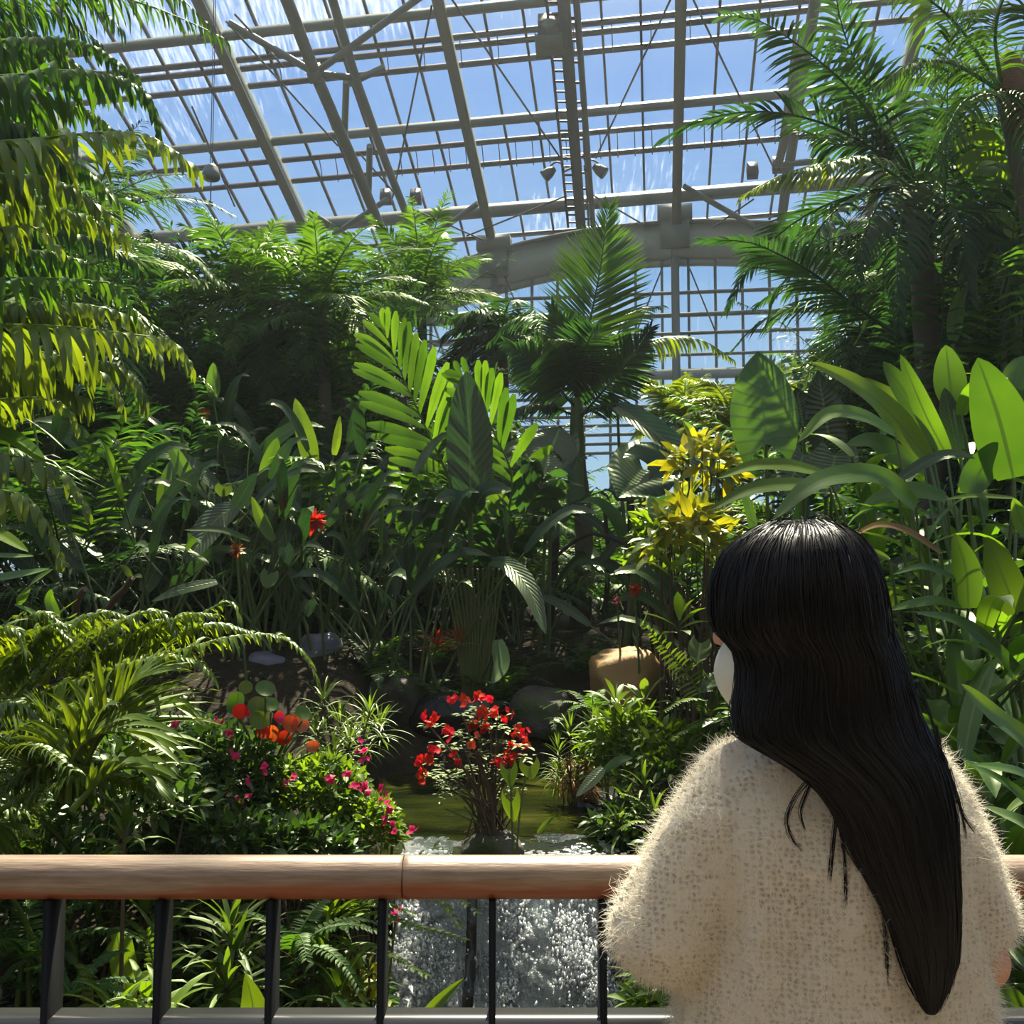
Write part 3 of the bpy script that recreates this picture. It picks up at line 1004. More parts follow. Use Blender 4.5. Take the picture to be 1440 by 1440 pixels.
def loft(mb, rings, seg=28):
    """rings: (centre, half width, half depth[, yaw]) bottom or top first; closed with caps."""
    th = np.arange(seg) * 2 * PI / seg
    V = []
    for rg in rings:
        c, rx, ry = np.asarray(rg[0], float), rg[1], rg[2]
        a = rg[3] if len(rg) > 3 else 0
        x, y = np.cos(th) * rx, np.sin(th) * ry
        V.append(np.stack([c[0] + x * math.cos(a) - y * math.sin(a), c[1] + x * math.sin(a) + y * math.cos(a), np.full(seg, c[2])], 1))
    V = np.vstack(V)
    n = len(rings)
    i, j = np.meshgrid(np.arange(n - 1), np.arange(seg), indexing='ij')
    a_, b_ = i * seg + j, i * seg + (j + 1) % seg
    F = np.stack([a_, b_, b_ + seg, a_ + seg], -1).reshape(-1, 4)
    flip = V[0, 2] > V[-1, 2]
    mb.add(V, F[:, ::-1] if flip else F)
    lo, hi = list(range(seg)), list(range((n - 1) * seg, n * seg))
    mb.add(V, np.array([lo if flip else lo[::-1], hi[::-1] if flip else hi]))


def limb(mb, pts, rad, n=14, seg=16):
    """rounded tapering limb through the points"""
    P = spline(pts, n)
    R = np.interp(np.linspace(0, 1, n), np.linspace(0, 1, len(rad)), rad)
    T = tangents(P)
    e0 = [P[0] - T[0] * R[0] * math.sin(a) for a in (1.5, 1.1, .7, .35)]
    e1 = [P[-1] + T[-1] * R[-1] * math.sin(a) for a in (.35, .7, 1.1, 1.5)]
    r0 = [R[0] * math.cos(a) for a in (1.5, 1.1, .7, .35)]
    r1 = [R[-1] * math.cos(a) for a in (.35, .7, 1.1, 1.5)]
    tube(mb, np.vstack([e0, P, e1]), np.r_[r0, R, r1], seg)


def ball(mb, c, rad, R=None, n=16):
    th, ph = np.meshgrid(np.arange(2 * n) * PI / n, np.linspace(.05, PI - .05, n), indexing='ij')
    D = np.stack([np.cos(th) * np.sin(ph), np.sin(th) * np.sin(ph), np.cos(ph)], -1).reshape(-1, 3) * np.asarray(rad)
    if R is not None:
        D = D @ np.asarray(R)
    V = D + np.asarray(c)
    i, j = np.meshgrid(np.arange(2 * n), np.arange(n - 1), indexing='ij')
    a, b = i * n + j, ((i + 1) % (2 * n)) * n + j
    mb.add(V, np.stack([a, a + 1, b + 1, b], -1).reshape(-1, 4))
    base = np.arange(2 * n) * n
    mb.add(V, [list(base[::-1])])
    mb.add(V, [list(base + n - 1)])


def fuse(mb, name, mat, voxel, smooth=6, parent=None):
    """melt overlapping closed pieces into one continuous skin"""
    o = bpy.data.objects.new('tmp', mb.mesh('tmp'))
    COL.objects.link(o)
    m = o.modifiers.new('r', 'REMESH'); m.mode = 'VOXEL'; m.voxel_size = voxel; m.use_smooth_shade = True
    m = o.modifiers.new('s', 'SMOOTH'); m.iterations = smooth; m.factor = .5
    dg = bpy.context.evaluated_depsgraph_get()
    me = bpy.data.meshes.new_from_object(o.evaluated_get(dg))
    bpy.data.objects.remove(o)
    me.name = name
    me.materials.clear()
    me.materials.append(mat)
    o = bpy.data.objects.new(name, me)
    COL.objects.link(o)
    if parent is not None:
        o.parent = parent
    return o


PX = at(1170, 1100, 1.32)[0]         # body axis
PYC = 1.33
HC = at(1122, 868, 1.29)             # middle of the head
FA = math.radians(56)                # she looks ahead and to her left
FD = np.array([-math.sin(FA), math.cos(FA), -.05]); FD /= np.linalg.norm(FD)
FS = nrm(np.cross(FD, [0, 0, 1.]))   # her right
FU = np.cross(FS, FD)
FR = np.stack([FS, FD, FU])
def hp(s, f, u):
    return HC + FS * s + FD * f + FU * u

mb = MB()
# trunk, hips, neck
zc = lambda z: 1.33
loft(mb, [((PX, 1.335, .82), .165, .11), ((PX, 1.335, .92), .165, .11), ((PX, 1.33, 1.02), .135, .095), ((PX, 1.325, 1.12), .145, .10),
          ((PX, 1.32, 1.22), .165, .10), ((PX - .005, 1.315, 1.285), .16, .075), ((PX - .01, 1.312, 1.32), .085, .058), ((PX - .015, 1.31, 1.345), .055, .055)])
limb(mb, [(PX - .015, 1.31, 1.30), HC + np.array([.01, -.015, -.09])], [.056, .052])
# head
ball(mb, HC + FU * .022 - FD * .008, (.076, .096, .090), FR)
ball(mb, hp(0, .028, -.05), (.058, .066, .066), FR)
ball(mb, hp(0, .055, -.088), (.028, .026, .022), FR)
limb(mb, [hp(0, .088, .012), hp(0, .104, -.022)], [.008, .013], 6, 10)
ball(mb, hp(.011, .097, -.027), (.008, .009, .007), FR, 8)
ball(mb, hp(-.011, .097, -.027), (.008, .009, .007), FR, 8)
ball(mb, hp(0, .088, -.055), (.020, .010, .006), FR, 8)
ball(mb, hp(0, .086, -.064), (.018, .010, .006), FR, 8)
for s in (-1, 1):
    ball(mb, hp(.074 * s, -.004, -.012), (.010, .020, .031), FR, 10)
# legs and feet
for s in (-1, 1):
    limb(mb, [(PX + .085 * s, 1.33, .86), (PX + .09 * s, 1.345, .47), (PX + .09 * s, 1.315, .09)], [.088, .056, .038], 18)
    limb(mb, [(PX + .09 * s, 1.30, .05), (PX + .095 * s, 1.36, .035), (PX + .10 * s, 1.46, .025)], [.036, .034, .022], 10)
# arms: elbows out, hands on the handrail
LSH, LEL, LWR = at(1034, 1112, 1.32), at(937, 1322, 1.30), np.array([at(985, 1245, 1.50)[0], 1.53, hz + .035])
RSH, REL, RWR = at(1296, 1110, 1.32), at(1381, 1352, 1.30), np.array([at(1325, 1250, 1.5)[0], 1.53, hz + .035])
hands = []
for sh, el, wr, s in ((LSH, LEL, LWR, -1), (RSH, REL, RWR, 1)):
    limb(mb, [sh - np.array([.024 * s, 0, .005]), (sh + el) / 2 + np.array([-.006 * s, 0, 0]), el], [.044, .040, .033], 12)
    limb(mb, [el, (el + wr) / 2, wr], [.034, .034, .025], 12)
    pc = np.array([wr[0] - .01 * s, RY - .045, hz + .042])
    limb(mb, [wr, pc, np.array([pc[0] - .006 * s, RY - .01, hz + .045])], [.023, .020, .017], 8)
    for kf, (dx, ln, rr) in enumerate(((-.030, .86, .0085), (-.010, 1.0, .009), (.010, .95, .0088), (.029, .78, .0078))):
        x = pc[0] + dx - .004 * s
        ball(mb, (x, RY - .02, hz + .044), (.013, .016, .012), None, 8)
        arc = [(x, RY - .02, hz + .044)]
        for a in np.radians(np.array([70, 42, 14, -14]) * 1.0):
            a2 = math.radians(95) - (math.radians(95) - a) * ln
            arc.append((x + dx * .06, RY + math.cos(a2) * .043, hz + math.sin(a2) * .043))
        limb(mb, arc, [rr * 1.1, rr, rr, rr * .8], 12, 10)
    tb = np.array([pc[0] - s * .034, RY - .045, hz + .035])
    limb(mb, [pc + np.array([-.016 * s, -.012, -.004]), tb, tb + np.array([-.010 * s, .006, -.022]), tb + np.array([-.010 * s, .004, -.042])], [.013, .0115, .0105, .008], 10, 10)
person = fuse(mb, 'person', M_skin, .0055, 5)
tag(person, 'woman with long black hair in a fluffy cream sweater, seen from behind at the railing', 'person')

# eyes (closed in by the lids), brows
for s in (-1, 1):
    mb = MB(); ball(mb, hp(.031 * s, .076, .012), (.013, .010, .009), FR, 10); mb.build('eye', M_eye, person)
# trousers and shoes
mb = MB()
loft(mb, [((PX, 1.335, .80), .172, .117), ((PX, 1.335, .90), .172, .118), ((PX, 1.333, .98), .155, .108)])
for s in (-1, 1):
    limb(mb, [(PX + .085 * s, 1.33, .84), (PX + .09 * s, 1.345, .47), (PX + .09 * s, 1.315, .12)], [.097, .075, .065], 18)
fuse(mb, 'trousers', M_denim, .009, 4, person)
for s in (-1, 1):
    mb = MB()
    limb(mb, [(PX + .09 * s, 1.285, .045), (PX + .095 * s, 1.36, .042), (PX + .10 * s, 1.48, .03)], [.043, .041, .029], 10)
    fuse(mb, 'shoe', M_shoe, .006, 3, person)

# sweater: body and two full sleeves melted into one
mb = MB()
loft(mb, [((PX + .002, 1.335, .86), .195, .135), ((PX + .002, 1.335, .92), .205, .142), ((PX, 1.332, 1.02), .198, .138), ((PX - .002, 1.328, 1.12), .192, .130),
          ((PX - .004, 1.322, 1.20), .190, .120), ((PX - .006, 1.318, 1.265), .176, .102), ((PX - .008, 1.314, 1.305), .138, .084),
          ((PX - .012, 1.310, 1.330), .094, .070), ((PX - .014, 1.308, 1.345), .075, .064)])
for sh, el, wr, s in ((LSH, LEL, LWR, -1), (RSH, REL, RWR, 1)):
    up = sh + np.array([.0 * s - .02 * s, 0, .0])
    limb(mb, [up, sh + (el - sh) * .35 + np.array([.003 * s, -.005, 0]), sh + (el - sh) * .75 + np.array([.004 * s, 0, 0]), el + np.array([.002 * s, .01, .010 if s < 0 else .058])],
         [.070, .066, .066, .066] if s < 0 else [.066, .060, .056, .048], 16)
    limb(mb, [el + np.array([0, .01, .010 if s < 0 else .055]), el * .55 + wr * .45 + np.array([.004 * s, 0, .01]), el * .15 + wr * .85], [.064, .058, .044] if s < 0 else [.050, .046, .036], 12)
sweater = fuse(mb, 'sweater', M_knit, .008, 14, person)
me = sweater.data
co = np.zeros(len(me.vertices) * 3); me.vertices.foreach_get('co', co); co = co.reshape(-1, 3)
no = np.zeros(len(me.vertices) * 3); me.vertices.foreach_get('normal', no); no = no.reshape(-1, 3)
fold = .006 * vnoise(co * np.array([1, 1, .35]), 22, 3) + .004 * vnoise(co, 50, 5)
co2 = co + no * fold[:, None]
me.vertices.foreach_set('co', co2.reshape(-1).astype(np.float32)); me.update()
# fuzz: fine loose fibres standing off the knit
me.calc_loop_triangles()
nt = len(me.loop_triangles)
tri = np.zeros(nt * 3, np.int32); me.loop_triangles.foreach_get('vertices', tri); tri = tri.reshape(-1, 3)
A, B, C_ = co2[tri[:, 0]], co2[tri[:, 1]], co2[tri[:, 2]]
N = nrm(np.cross(B - A, C_ - A))
ar = np.linalg.norm(np.cross(B - A, C_ - A), axis=1)
ar = ar * (A[:, 2] > .93)
NF = 52000
r = np.random.default_rng(21)
pick = r.choice(nt, NF, p=ar / ar.sum())
uv = r.random((NF, 2)); uv = np.where(uv.sum(1, keepdims=True) > 1, 1 - uv, uv)
P0 = A[pick] + (B - A)[pick] * uv[:, :1] + (C_ - A)[pick] * uv[:, 1:]
Nn = N[pick]
Tn = nrm(r.normal(size=(NF, 3)) * .9 + np.array([0, 0, -.45]))
L = r.gamma(3.0, .0036, NF)[:, None] + .004
D1 = nrm(Nn * .9 + Tn * .75)
D2 = nrm(Nn * .35 + Tn * 1.0 + r.normal(size=(NF, 3)) * .35)
P1 = P0 + D1 * L * .5
P2 = P1 + D2 * L * .5
wv = nrm(np.cross(D1, Nn + r.normal(size=(NF, 3)) * .4)) * .00028
V = np.stack([P0 - wv, P0 + wv, P1 + wv * .8, P1 - wv * .8, P2], 1).reshape(-1, 3)
b0 = np.arange(NF)[:, None] * 5
mb = MB()
mb.add(V, b0 + np.array([0, 1, 2, 3]))
mb.add(V, b0 + np.array([3, 2, 4]))
fz = mb.build('fuzz', M_fuzz)
fz.parent = sweater
fz['kind'] = 'stuff'

# face mask
mb = MB()
nu, nv = 26, 18
a, b = np.meshgrid(np.linspace(-1, 1, nu), np.linspace(-1, 1, nv), indexing='ij')
ang = a * 1.18
hgt_ = np.where(np.abs(a) < .55, 1.0, 1.0 - (np.abs(a) - .55) * .9)
u_ = -.068 + b * .043 * hgt_
rad_f = .109 - .020 * b ** 2 + .006 * np.cos(a * PI / 2)
rad_s = .071 - .010 * np.clip(-b, 0, 1)
s_ = np.sin(ang) * rad_s
f_ = np.cos(ang) * (rad_f - .010) + .008
V = (HC + s_[..., None] * FS + f_[..., None] * FD + u_[..., None] * FU)
V2 = V - FD * .0025
i, j = np.meshgrid(np.arange(nu - 1), np.arange(nv - 1), indexing='ij')
q = i * nv + j
F = np.stack([q, q + nv, q + nv + 1, q + 1], -1).reshape(-1, 4)
mb.add(V.reshape(-1, 3), F)
mb.add(V2.reshape(-1, 3), F[:, ::-1])
mk = mb.build('face_mask', M_mask, person)
for s in (-1, 1):
    mb = MB()
    i_ = 0 if s < 0 else nu - 1
    tube(mb, spline([V[i_, 3], hp(.077 * s, -.012, -.045), hp(.081 * s, -.024, -.01), hp(.080 * s, -.010, .018), V[i_, nv - 3]], 16), .0016, 6)
    mb.build('ear_loop', M_mask, mk)

# hair: a falling mass and many strands that follow it
HR = [  # py, cx, half width px, depth centre, half depth
    (733, 1125, 38, 1.290, .035), (742, 1124, 60, 1.288, .058), (758, 1122, 84, 1.285, .080), (780, 1120, 102, 1.283, .094), (820, 1119, 115, 1.282, .105),
    (860, 1121, 119, 1.282, .107), (890, 1127, 120, 1.278, .100), (920, 1148, 110, 1.265, .085), (960, 1156, 115, 1.252, .070),
    (1000, 1160, 124, 1.240, .058), (1035, 1172, 128, 1.225, .046), (1065, 1205, 112, 1.212, .036), (1100, 1238, 88, 1.205, .031), (1150, 1262, 74, 1.200, .028),
    (1200, 1272, 67, 1.196, .027), (1250, 1287, 55, 1.193, .025), (1300, 1300, 43, 1.190, .022), (1350, 1307, 33, 1.188, .018), (1395, 1309, 20, 1.187, .012), (1425, 1309, 7, 1.187, .005)]
HRa = np.array(HR)
def hring(t, th, k=1.0):
    """point on the hair mass: t in ring index, th angle, k radial factor"""
    t = np.asarray(t, float)
    vals = [np.interp(t, np.arange(len(HR)), HRa[:, c]) for c in range(5)]
    ctr = np.stack([at(a, b, c) for a, b, c in zip(np.atleast_1d(vals[1]), np.atleast_1d(vals[0]), np.atleast_1d(vals[3]))])
    hw = np.atleast_1d(vals[2]) / FPX * 1.25
    x = np.cos(th) * hw * k
    y = np.sin(th) * np.atleast_1d(vals[4]) * k
    return ctr + np.stack([x, y, 0 * x], 1)
mb = MB()
ts = np.linspace(0, len(HR) - 1, 80)
seg = 40
V = np.stack([hring(ts, np.full(80, t), .975) for t in np.arange(seg) * 2 * PI / seg], 1).reshape(-1, 3)
i, j = np.meshgrid(np.arange(79), np.arange(seg), indexing='ij')
a_, b_ = i * seg + j, i * seg + (j + 1) % seg
mb.add(V, np.stack([a_, a_ + seg, b_ + seg, b_], -1).reshape(-1, 4))
mb.add(V, np.array([list(range(seg))[::-1]]))
mb.add(V, np.array([list(range(79 * seg, 80 * seg))]))
# the open side of the face: keep hair off the front of the face
def clear(P):
    rel = P - HC
    f, s, u = rel @ FD, rel @ FS, rel @ FU
    return (f > .062) & (u < -.022) & (u > -.115)
hair = mb.build('hair', M_hair, person)
hv = np.zeros(len(hair.data.vertices) * 3); hair.data.vertices.foreach_get('co', hv); hv = hv.reshape(-1, 3)
cl = clear(hv)
rel = hv - HC
f = rel @ FD
hv[cl] -= (np.minimum(f[cl] - .055, .09))[:, None] * FD * .95
hair.data.vertices.foreach_set('co', hv.reshape(-1).astype(np.float32)); hair.data.update()

NS, NP = 7000, 22
r = np.random.default_rng(33)
th0 = r.uniform(0, 2 * PI, NS)
t0 = np.where(r.random(NS) < .6, r.uniform(0, 1.5, NS), r.uniform(1, 10, NS))
t1 = np.minimum(len(HR) - 1 - np.abs(r.normal(size=NS)) * 1.0, t0 + r.uniform(7, 19, NS))
kf = 1.0 + np.abs(r.normal(size=NS)) * .018
swirl = r.normal(size=NS) * .16
wav = r.normal(size=(NS, 2)) * .0018
Pt = []
for q_ in range(NP):
    s = q_ / (NP - 1)
    t = t0 + (t1 - t0) * s
    P = hring(t, th0 + swirl * s, kf + .012 * np.sin(t * 1.3 + th0 * 5))
    P[:, 0] += wav[:, 0] * np.sin(t * .9 + th0 * 9)
    Pt.append(P)
Pt = np.stack(Pt, 1)
cl = clear(Pt.reshape(-1, 3)).reshape(NS, NP)
first = np.where(cl.any(1), cl.argmax(1), NP)
kept = []
for P, f1 in zip(Pt, first):
    if f1 == NP:
        kept.append(P)
    elif f1 > 3:                              # fringe: the strand ends where the face begins
        ix = np.linspace(0, f1 - 1, NP)
        kept.append(np.stack([np.interp(ix, np.arange(NP), P[:, k_]) for k_ in range(3)], 1))
Pt = np.array(kept)
# flyaway strands over the crown and loose locks down the back
loose = []
for _ in range(260):
    a0 = r.uniform(0, 2 * PI)
    base = hring([r.uniform(0, 3.5)], np.array([a0]), 1.0)[0]
    dr = nrm(base - HC + r.normal(size=3) * .05)
    ln = r.uniform(.008, .03)
    tg = nrm(np.cross(dr, r.normal(size=3)))
    loose.append(spline([base, base + dr * ln * .10 + tg * ln * .5, base + dr * ln * .08 + tg * ln], NP))
locks = [[(1120, 1050), (1140, 1085), (1118, 1120), (1106, 1150), (1112, 1178), (1128, 1196)], [(1150, 1060), (1140, 1100), (1126, 1140), (1132, 1168)],
         [(1175, 1060), (1178, 1120), (1172, 1180), (1166, 1240)], [(1185, 1080), (1182, 1150), (1188, 1215), (1190, 1285)],
         [(1195, 1090), (1192, 1140), (1200, 1170)], [(1225, 1150), (1238, 1220), (1246, 1310), (1250, 1390)], [(1240, 1180), (1255, 1260), (1262, 1330)],
         [(1335, 1080), (1352, 1140), (1372, 1170)], [(1325, 1060), (1338, 1110), (1345, 1160)], [(1338, 1250), (1348, 1330), (1338, 1390)],
         [(1318, 1020), (1330, 1070), (1348, 1120), (1360, 1180)], [(1290, 960), (1308, 1010), (1322, 1060)]]
for lk in locks:
    for _ in range(16):
        j0 = r.normal(size=2) * 2.2
        dd = 1.196 + r.random() * .006
        pp = [(x + j0[0] * (1 - .6 * i_ / len(lk)) + r.normal() * .8, y + j0[1], dd) for i_, (x, y) in enumerate(lk)]
        loose.append(spline(ats(pp), NP))
Pt = np.concatenate([Pt, np.array(loose)])
NS = len(Pt)
Tn = nrm(np.gradient(Pt, axis=1))
out = Pt - np.array([HC[0] + .08, 1.34, 0]); out[..., 2] = 0
Wd = nrm(np.cross(Tn, nrm(out + r.normal(size=(NS, 1, 3)) * .05)))
wd = (np.where(np.arange(NS) < NS - 16 * len(locks) - 260, r.uniform(.0005, .0012, NS), r.uniform(.00018, .0004, NS))[:, None] * np.concatenate([np.ones(NP - 3), [.8, .5, .1]])[None])[..., None]
up_ = nrm(np.cross(Wd, Tn)) * wd * .5
V = np.stack([Pt - Wd * wd, Pt + up_ * np.sign((up_ * out).sum(-1, keepdims=True)), Pt + Wd * wd], 2)
V = V.reshape(-1, 3)
s_, q_ = np.meshgrid(np.arange(NS), np.arange(NP - 1), indexing='ij')
b0 = (s_ * NP + q_) * 3
mb = MB()
mb.add(V, np.stack([b0, b0 + 1, b0 + 4, b0 + 3], -1).reshape(-1, 4))
mb.add(V, np.stack([b0 + 1, b0 + 2, b0 + 5, b0 + 4], -1).reshape(-1, 4))
st = mb.build('strands', M_hair)
st.parent = hair
# ------------------------------------------------------------------ plant builders
DOWN = np.array([0, 0, -1.])


def leaflets(mb, B, D0, Wd, L, W, droop, nseg=4, fold=.25, prof=None, rnd=None, curl=None):
    """many narrow leaves at once: bases B, first directions D0, width directions Wd"""
    m = len(B)
    L, W, droop = (np.broadcast_to(np.asarray(x, float), (m,)) for x in (L, W, droop))
    rnd = rng.random(m) if rnd is None else rnd
    if prof is None:
        prof = lambda t: np.minimum(1, .35 + 3.2 * t) * (1 - t ** 2.2) ** .8
    P = [B]
    D = nrm(D0)
    Ds = [D]
    for s in range(nseg):
        t = (s + .7) / nseg
        D = nrm(D + DOWN * (droop * (.35 + t) * 2.0 / nseg)[:, None] + (0 if curl is None else curl / nseg))
        P.append(P[-1] + D * (L / nseg)[:, None])
        Ds.append(D)
    P, Ds = np.stack(P, 1), np.stack(Ds, 1)
    t = np.linspace(0, 1, nseg + 1)
    w = W[:, None] * np.maximum(prof(t), .02)[None] * .5
    Wv = nrm(Wd[:, None] - (Wd[:, None] * Ds).sum(-1, keepdims=True) * Ds)
    N = np.cross(Ds, Wv)
    N = N * np.sign((N * np.array([0, 0, 1.])).sum(-1, keepdims=True) + 1e-6)
    e = N * (w * fold)[..., None]
    V = np.stack([P - Wv * w[..., None] + e, P, P + Wv * w[..., None] + e], 2) if fold else np.stack([P - Wv * w[..., None], P + Wv * w[..., None]], 2)
    c = V.shape[2]
    lf = np.zeros(V.shape)
    lf[..., 0] = np.linspace(-1, 1, c)
    lf[..., 1] = t[None, :, None]
    lf[..., 2] = rnd[:, None, None]
    a, b, d = np.meshgrid(np.arange(m), np.arange(nseg), np.arange(c - 1), indexing='ij')
    q = (a * (nseg + 1) + b) * c + d
    mb.add(V.reshape(-1, 3), np.stack([q, q + 1, q + c + 1, q + c], -1).reshape(-1, 4), lf.reshape(-1, 3))


def frond(ctrl, n=42, L=.3, W=.024, a0=70, a1=28, droop=.5, vee=.25, up=(0, 0, 1), t0=.14, r0=.010, nseg=4, lp=None, jit=.12, fold=.25, seed=0, prof=None, sides=(-1, 1), group=0):
    """a feather leaf: a tapering stalk along ctrl with leaflets down both sides"""
    r = np.random.default_rng(seed)
    mb = MB()
    P = spline(ctrl, 60)
    T, Sd, N = frames(P, up)
    tube(mb, P[::4], np.linspace(r0, r0 * .22, len(P[::4])), 5, True, .9)
    for sg in sides:
        t = np.linspace(t0, .995, n) + r.normal(size=n) * .25 / n
        if group:
            t = t0 + (1 - t0) * (np.floor((t - t0) / (1 - t0) * n / group) * group / n + ((t - t0) / (1 - t0) * n / group % 1) * .35 * group / n)
        t = np.clip(t, 0, 1)
        ix = t * 59
        g = lambda A: np.stack([np.interp(ix, np.arange(60), A[:, k_]) for k_ in range(3)], 1)
        p, tt, ss, nn = g(P), nrm(g(T)), nrm(g(Sd)), nrm(g(N))
        s = np.clip((t - t0) / (1 - t0), 0, 1)
        ang = np.radians(a0 + (a1 - a0) * s ** 1.3 + r.normal(size=n) * 60 * jit * .5)
        v = vee + r.normal(size=n) * jit
        side = ss * np.cos(v)[:, None] * sg + nn * np.sin(v)[:, None]
        D = tt * np.cos(ang)[:, None] + side * np.sin(ang)[:, None]
        ll = L * (lp(s) if lp else (.45 + .55 * np.sin(np.clip(s * 1.15 + .12, 0, 1) * PI) ** .7) * (1 - .35 * s ** 4)) * (1 + r.normal(size=n) * jit * .6)
        leaflets(mb, p, D, tt + nn * .25 * sg, np.maximum(ll, .02), W * (.65 + .35 * np.sin(np.clip(s + .1, 0, 1) * PI)), droop * (1 + r.normal(size=n) * jit), nseg, fold, prof, r.random(n))
    return mb


def arc(base, az, el, length, sag, n=7):
    """a stalk that leaves BASE at azimuth az / elevation el (degrees) and bends down by sag degrees"""
    P = [np.asarray(base, float)]
    for i in range(n - 1):
        t = (i + .5) / (n - 1)
        e = math.radians(el - sag * t ** 1.25)
        a = math.radians(az)
        P.append(P[-1] + np.array([math.sin(a) * math.cos(e), math.cos(a) * math.cos(e), math.sin(e)]) * length / (n - 1))
    return np.array(P)


def part(root, mb, name, mat):
    return mb.build(name, mat, root)


def trunk(root, base, top, r0, r1, mat, rings=0, bend=.0, name='trunk'):
    base, top = np.asarray(base, float), np.asarray(top, float)
    n = max(int(np.linalg.norm(top - base) / .05), 8)
    mid = (base + top) / 2 + np.array([bend, bend * .3, 0])
    P = spline([base - UPZ * .1, mid, top], n)
    R = np.linspace(r0, r1, n)
    if rings:
        R = R * (1 + .05 * (np.sin(np.arange(n) * 2.1) > .6))
    mb = MB()
    tube(mb, P, R, 12)
    return part(root, mb, name, mat)


def palm(name, label, base, top, r, nf, L, els=(75, -15), sag=70, fp=None, mat=None, extra=(), tmat=None, az0=0, seed=1, group=None, skip=None, cat='palm'):
    """trunk, crown of arching fronds; extra = fronds read from the photograph (control points, options)"""
    fp = dict(fp or {})
    root = empty(name, base, label, cat, group)
    if r:
        trunk(root, base, top, r, r * .75, tmat or M_trunk, 1, .05)
    rr = np.random.default_rng(seed)
    top = np.asarray(top, float)
    for i in range(nf):
        az = az0 + i * 137.5 + rr.normal() * 8
        if skip and skip(az % 360):
            continue
        t = (i + .5) / nf
        el = els[0] + (els[1] - els[0]) * t + rr.normal() * 5
        ln = L * (1 + rr.normal() * .1) * (.75 + .25 * math.sin(t * PI))
        part(root, frond(arc(top, az, el, ln, sag * (1 + rr.normal() * .12)), seed=seed * 50 + i, **fp), 'frond', mat or M_palm)
    for i, ex in enumerate(extra):
        kw = dict(fp)
        kw.update(ex[1] if len(ex) > 1 else {})
        m = kw.pop('mat', mat or M_palm)
        part(root, frond(ex[0], seed=seed * 50 + 200 + i, **kw), 'frond', m)
    return root


def blade(ctrl, width, face=None, prof=None, roll=0., fold=.15, wave=0., n=16, rnd=None, thick=0, curl=0.):
    """a broad single leaf along ctrl (base to tip); FACE is the way its upper side looks"""
    P = spline(ctrl, n)
    T = tangents(P)
    F = (nrm(EYE - P) * .75 + UPZ * .5) if face is None else np.broadcast_to(np.asarray(face, float), P.shape)
    Sd = nrm(np.cross(T, F))
    N = nrm(np.cross(Sd, T))
    if roll:
        Sd, N = Sd * math.cos(roll) + N * math.sin(roll), N * math.cos(roll) - Sd * math.sin(roll)
    t = np.linspace(0, 1, n)
    pr = prof(t) if prof else np.sin(np.clip(t * .93 + .07, 0, 1) ** .8 * PI) ** .62
    w = width * .5 * np.maximum(pr, .015)
    u = np.linspace(-1, 1, 7)
    ph = rng.random() * 6
    wv = wave * width * np.sin(t * 16 + ph)[:, None] * np.abs(u)[None] ** 1.5
    V = P[:, None] + Sd[:, None] * (w[:, None] * u[None])[..., None] + N[:, None] * ((np.abs(u)[None] * fold - (u ** 2)[None] * curl) * w[:, None] + wv)[..., None]
    lf = np.zeros((n, 7, 3))
    lf[..., 0] = u
    lf[..., 1] = t[:, None]
    lf[..., 2] = rng.random() if rnd is None else rnd
    i, j = np.meshgrid(np.arange(n - 1), np.arange(6), indexing='ij')
    q = i * 7 + j
    mb = MB()
    mb.add(V.reshape(-1, 3), np.stack([q, q + 1, q + 8, q + 7], -1).reshape(-1, 4), lf.reshape(-1, 3))
    return mb


def ear(attach, tip, width, face=None, lobe=.42, wave=.03, round_=1.0, droop=.0):
    """a heart-shaped leaf: stalk joins at ATTACH, lobes reach back past it"""
    attach, tip = np.asarray(attach, float), np.asarray(tip, float)
    L = np.linalg.norm(tip - attach)
    T = (tip - attach) / L
    F = nrm(EYE - attach) * .85 + UPZ * .3 if face is None else np.asarray(face, float)
    Sd = nrm(np.cross(T, F))
    N = np.cross(Sd, T)
    nu, nv = 17, 20
    u, v = np.meshgrid(np.linspace(-1, 1, nu), np.linspace(0, 1, nv), indexing='ij')
    pr = (np.sin(np.clip(.30 + .70 * v, 0, 1) ** round_ * PI)) ** .75
    pr = np.maximum(pr, .0) + .0
    x = u * width * .5 * pr / .98
    y = v * L - lobe * L * np.abs(u) ** 1.4 * (1 - v) ** 1.2
    x = x * (1 - .30 * (1 - v) ** 3 * np.abs(u) ** 3)
    z = wave * L * np.sin(v * 14 + np.abs(u) * 3) * np.abs(u) ** 2 - .10 * width * u ** 2 + .10 * width * np.abs(u) - droop * L * v ** 2
    V = attach + Sd * x[..., None] + T * y[..., None] + N * z[..., None]
    lf = np.stack([u, v, np.full_like(u, rng.random())], -1)
    i, j = np.meshgrid(np.arange(nu - 1), np.arange(nv - 1), indexing='ij')
    q = i * nv + j
    mb = MB()
    mb.add(V.reshape(-1, 3), np.stack([q, q + nv, q + nv + 1, q + 1], -1).reshape(-1, 4), lf.reshape(-1, 3))
    return mb


def stalk(root, pts, r0, r1=None, mat=None, name='stem', n=14):
    mb = MB()
    P = spline(pts, n)
    tube(mb, P, np.linspace(r0, r0 * .5 if r1 is None else r1, n), 7)
    return part(root, mb, name, mat or M_stem)


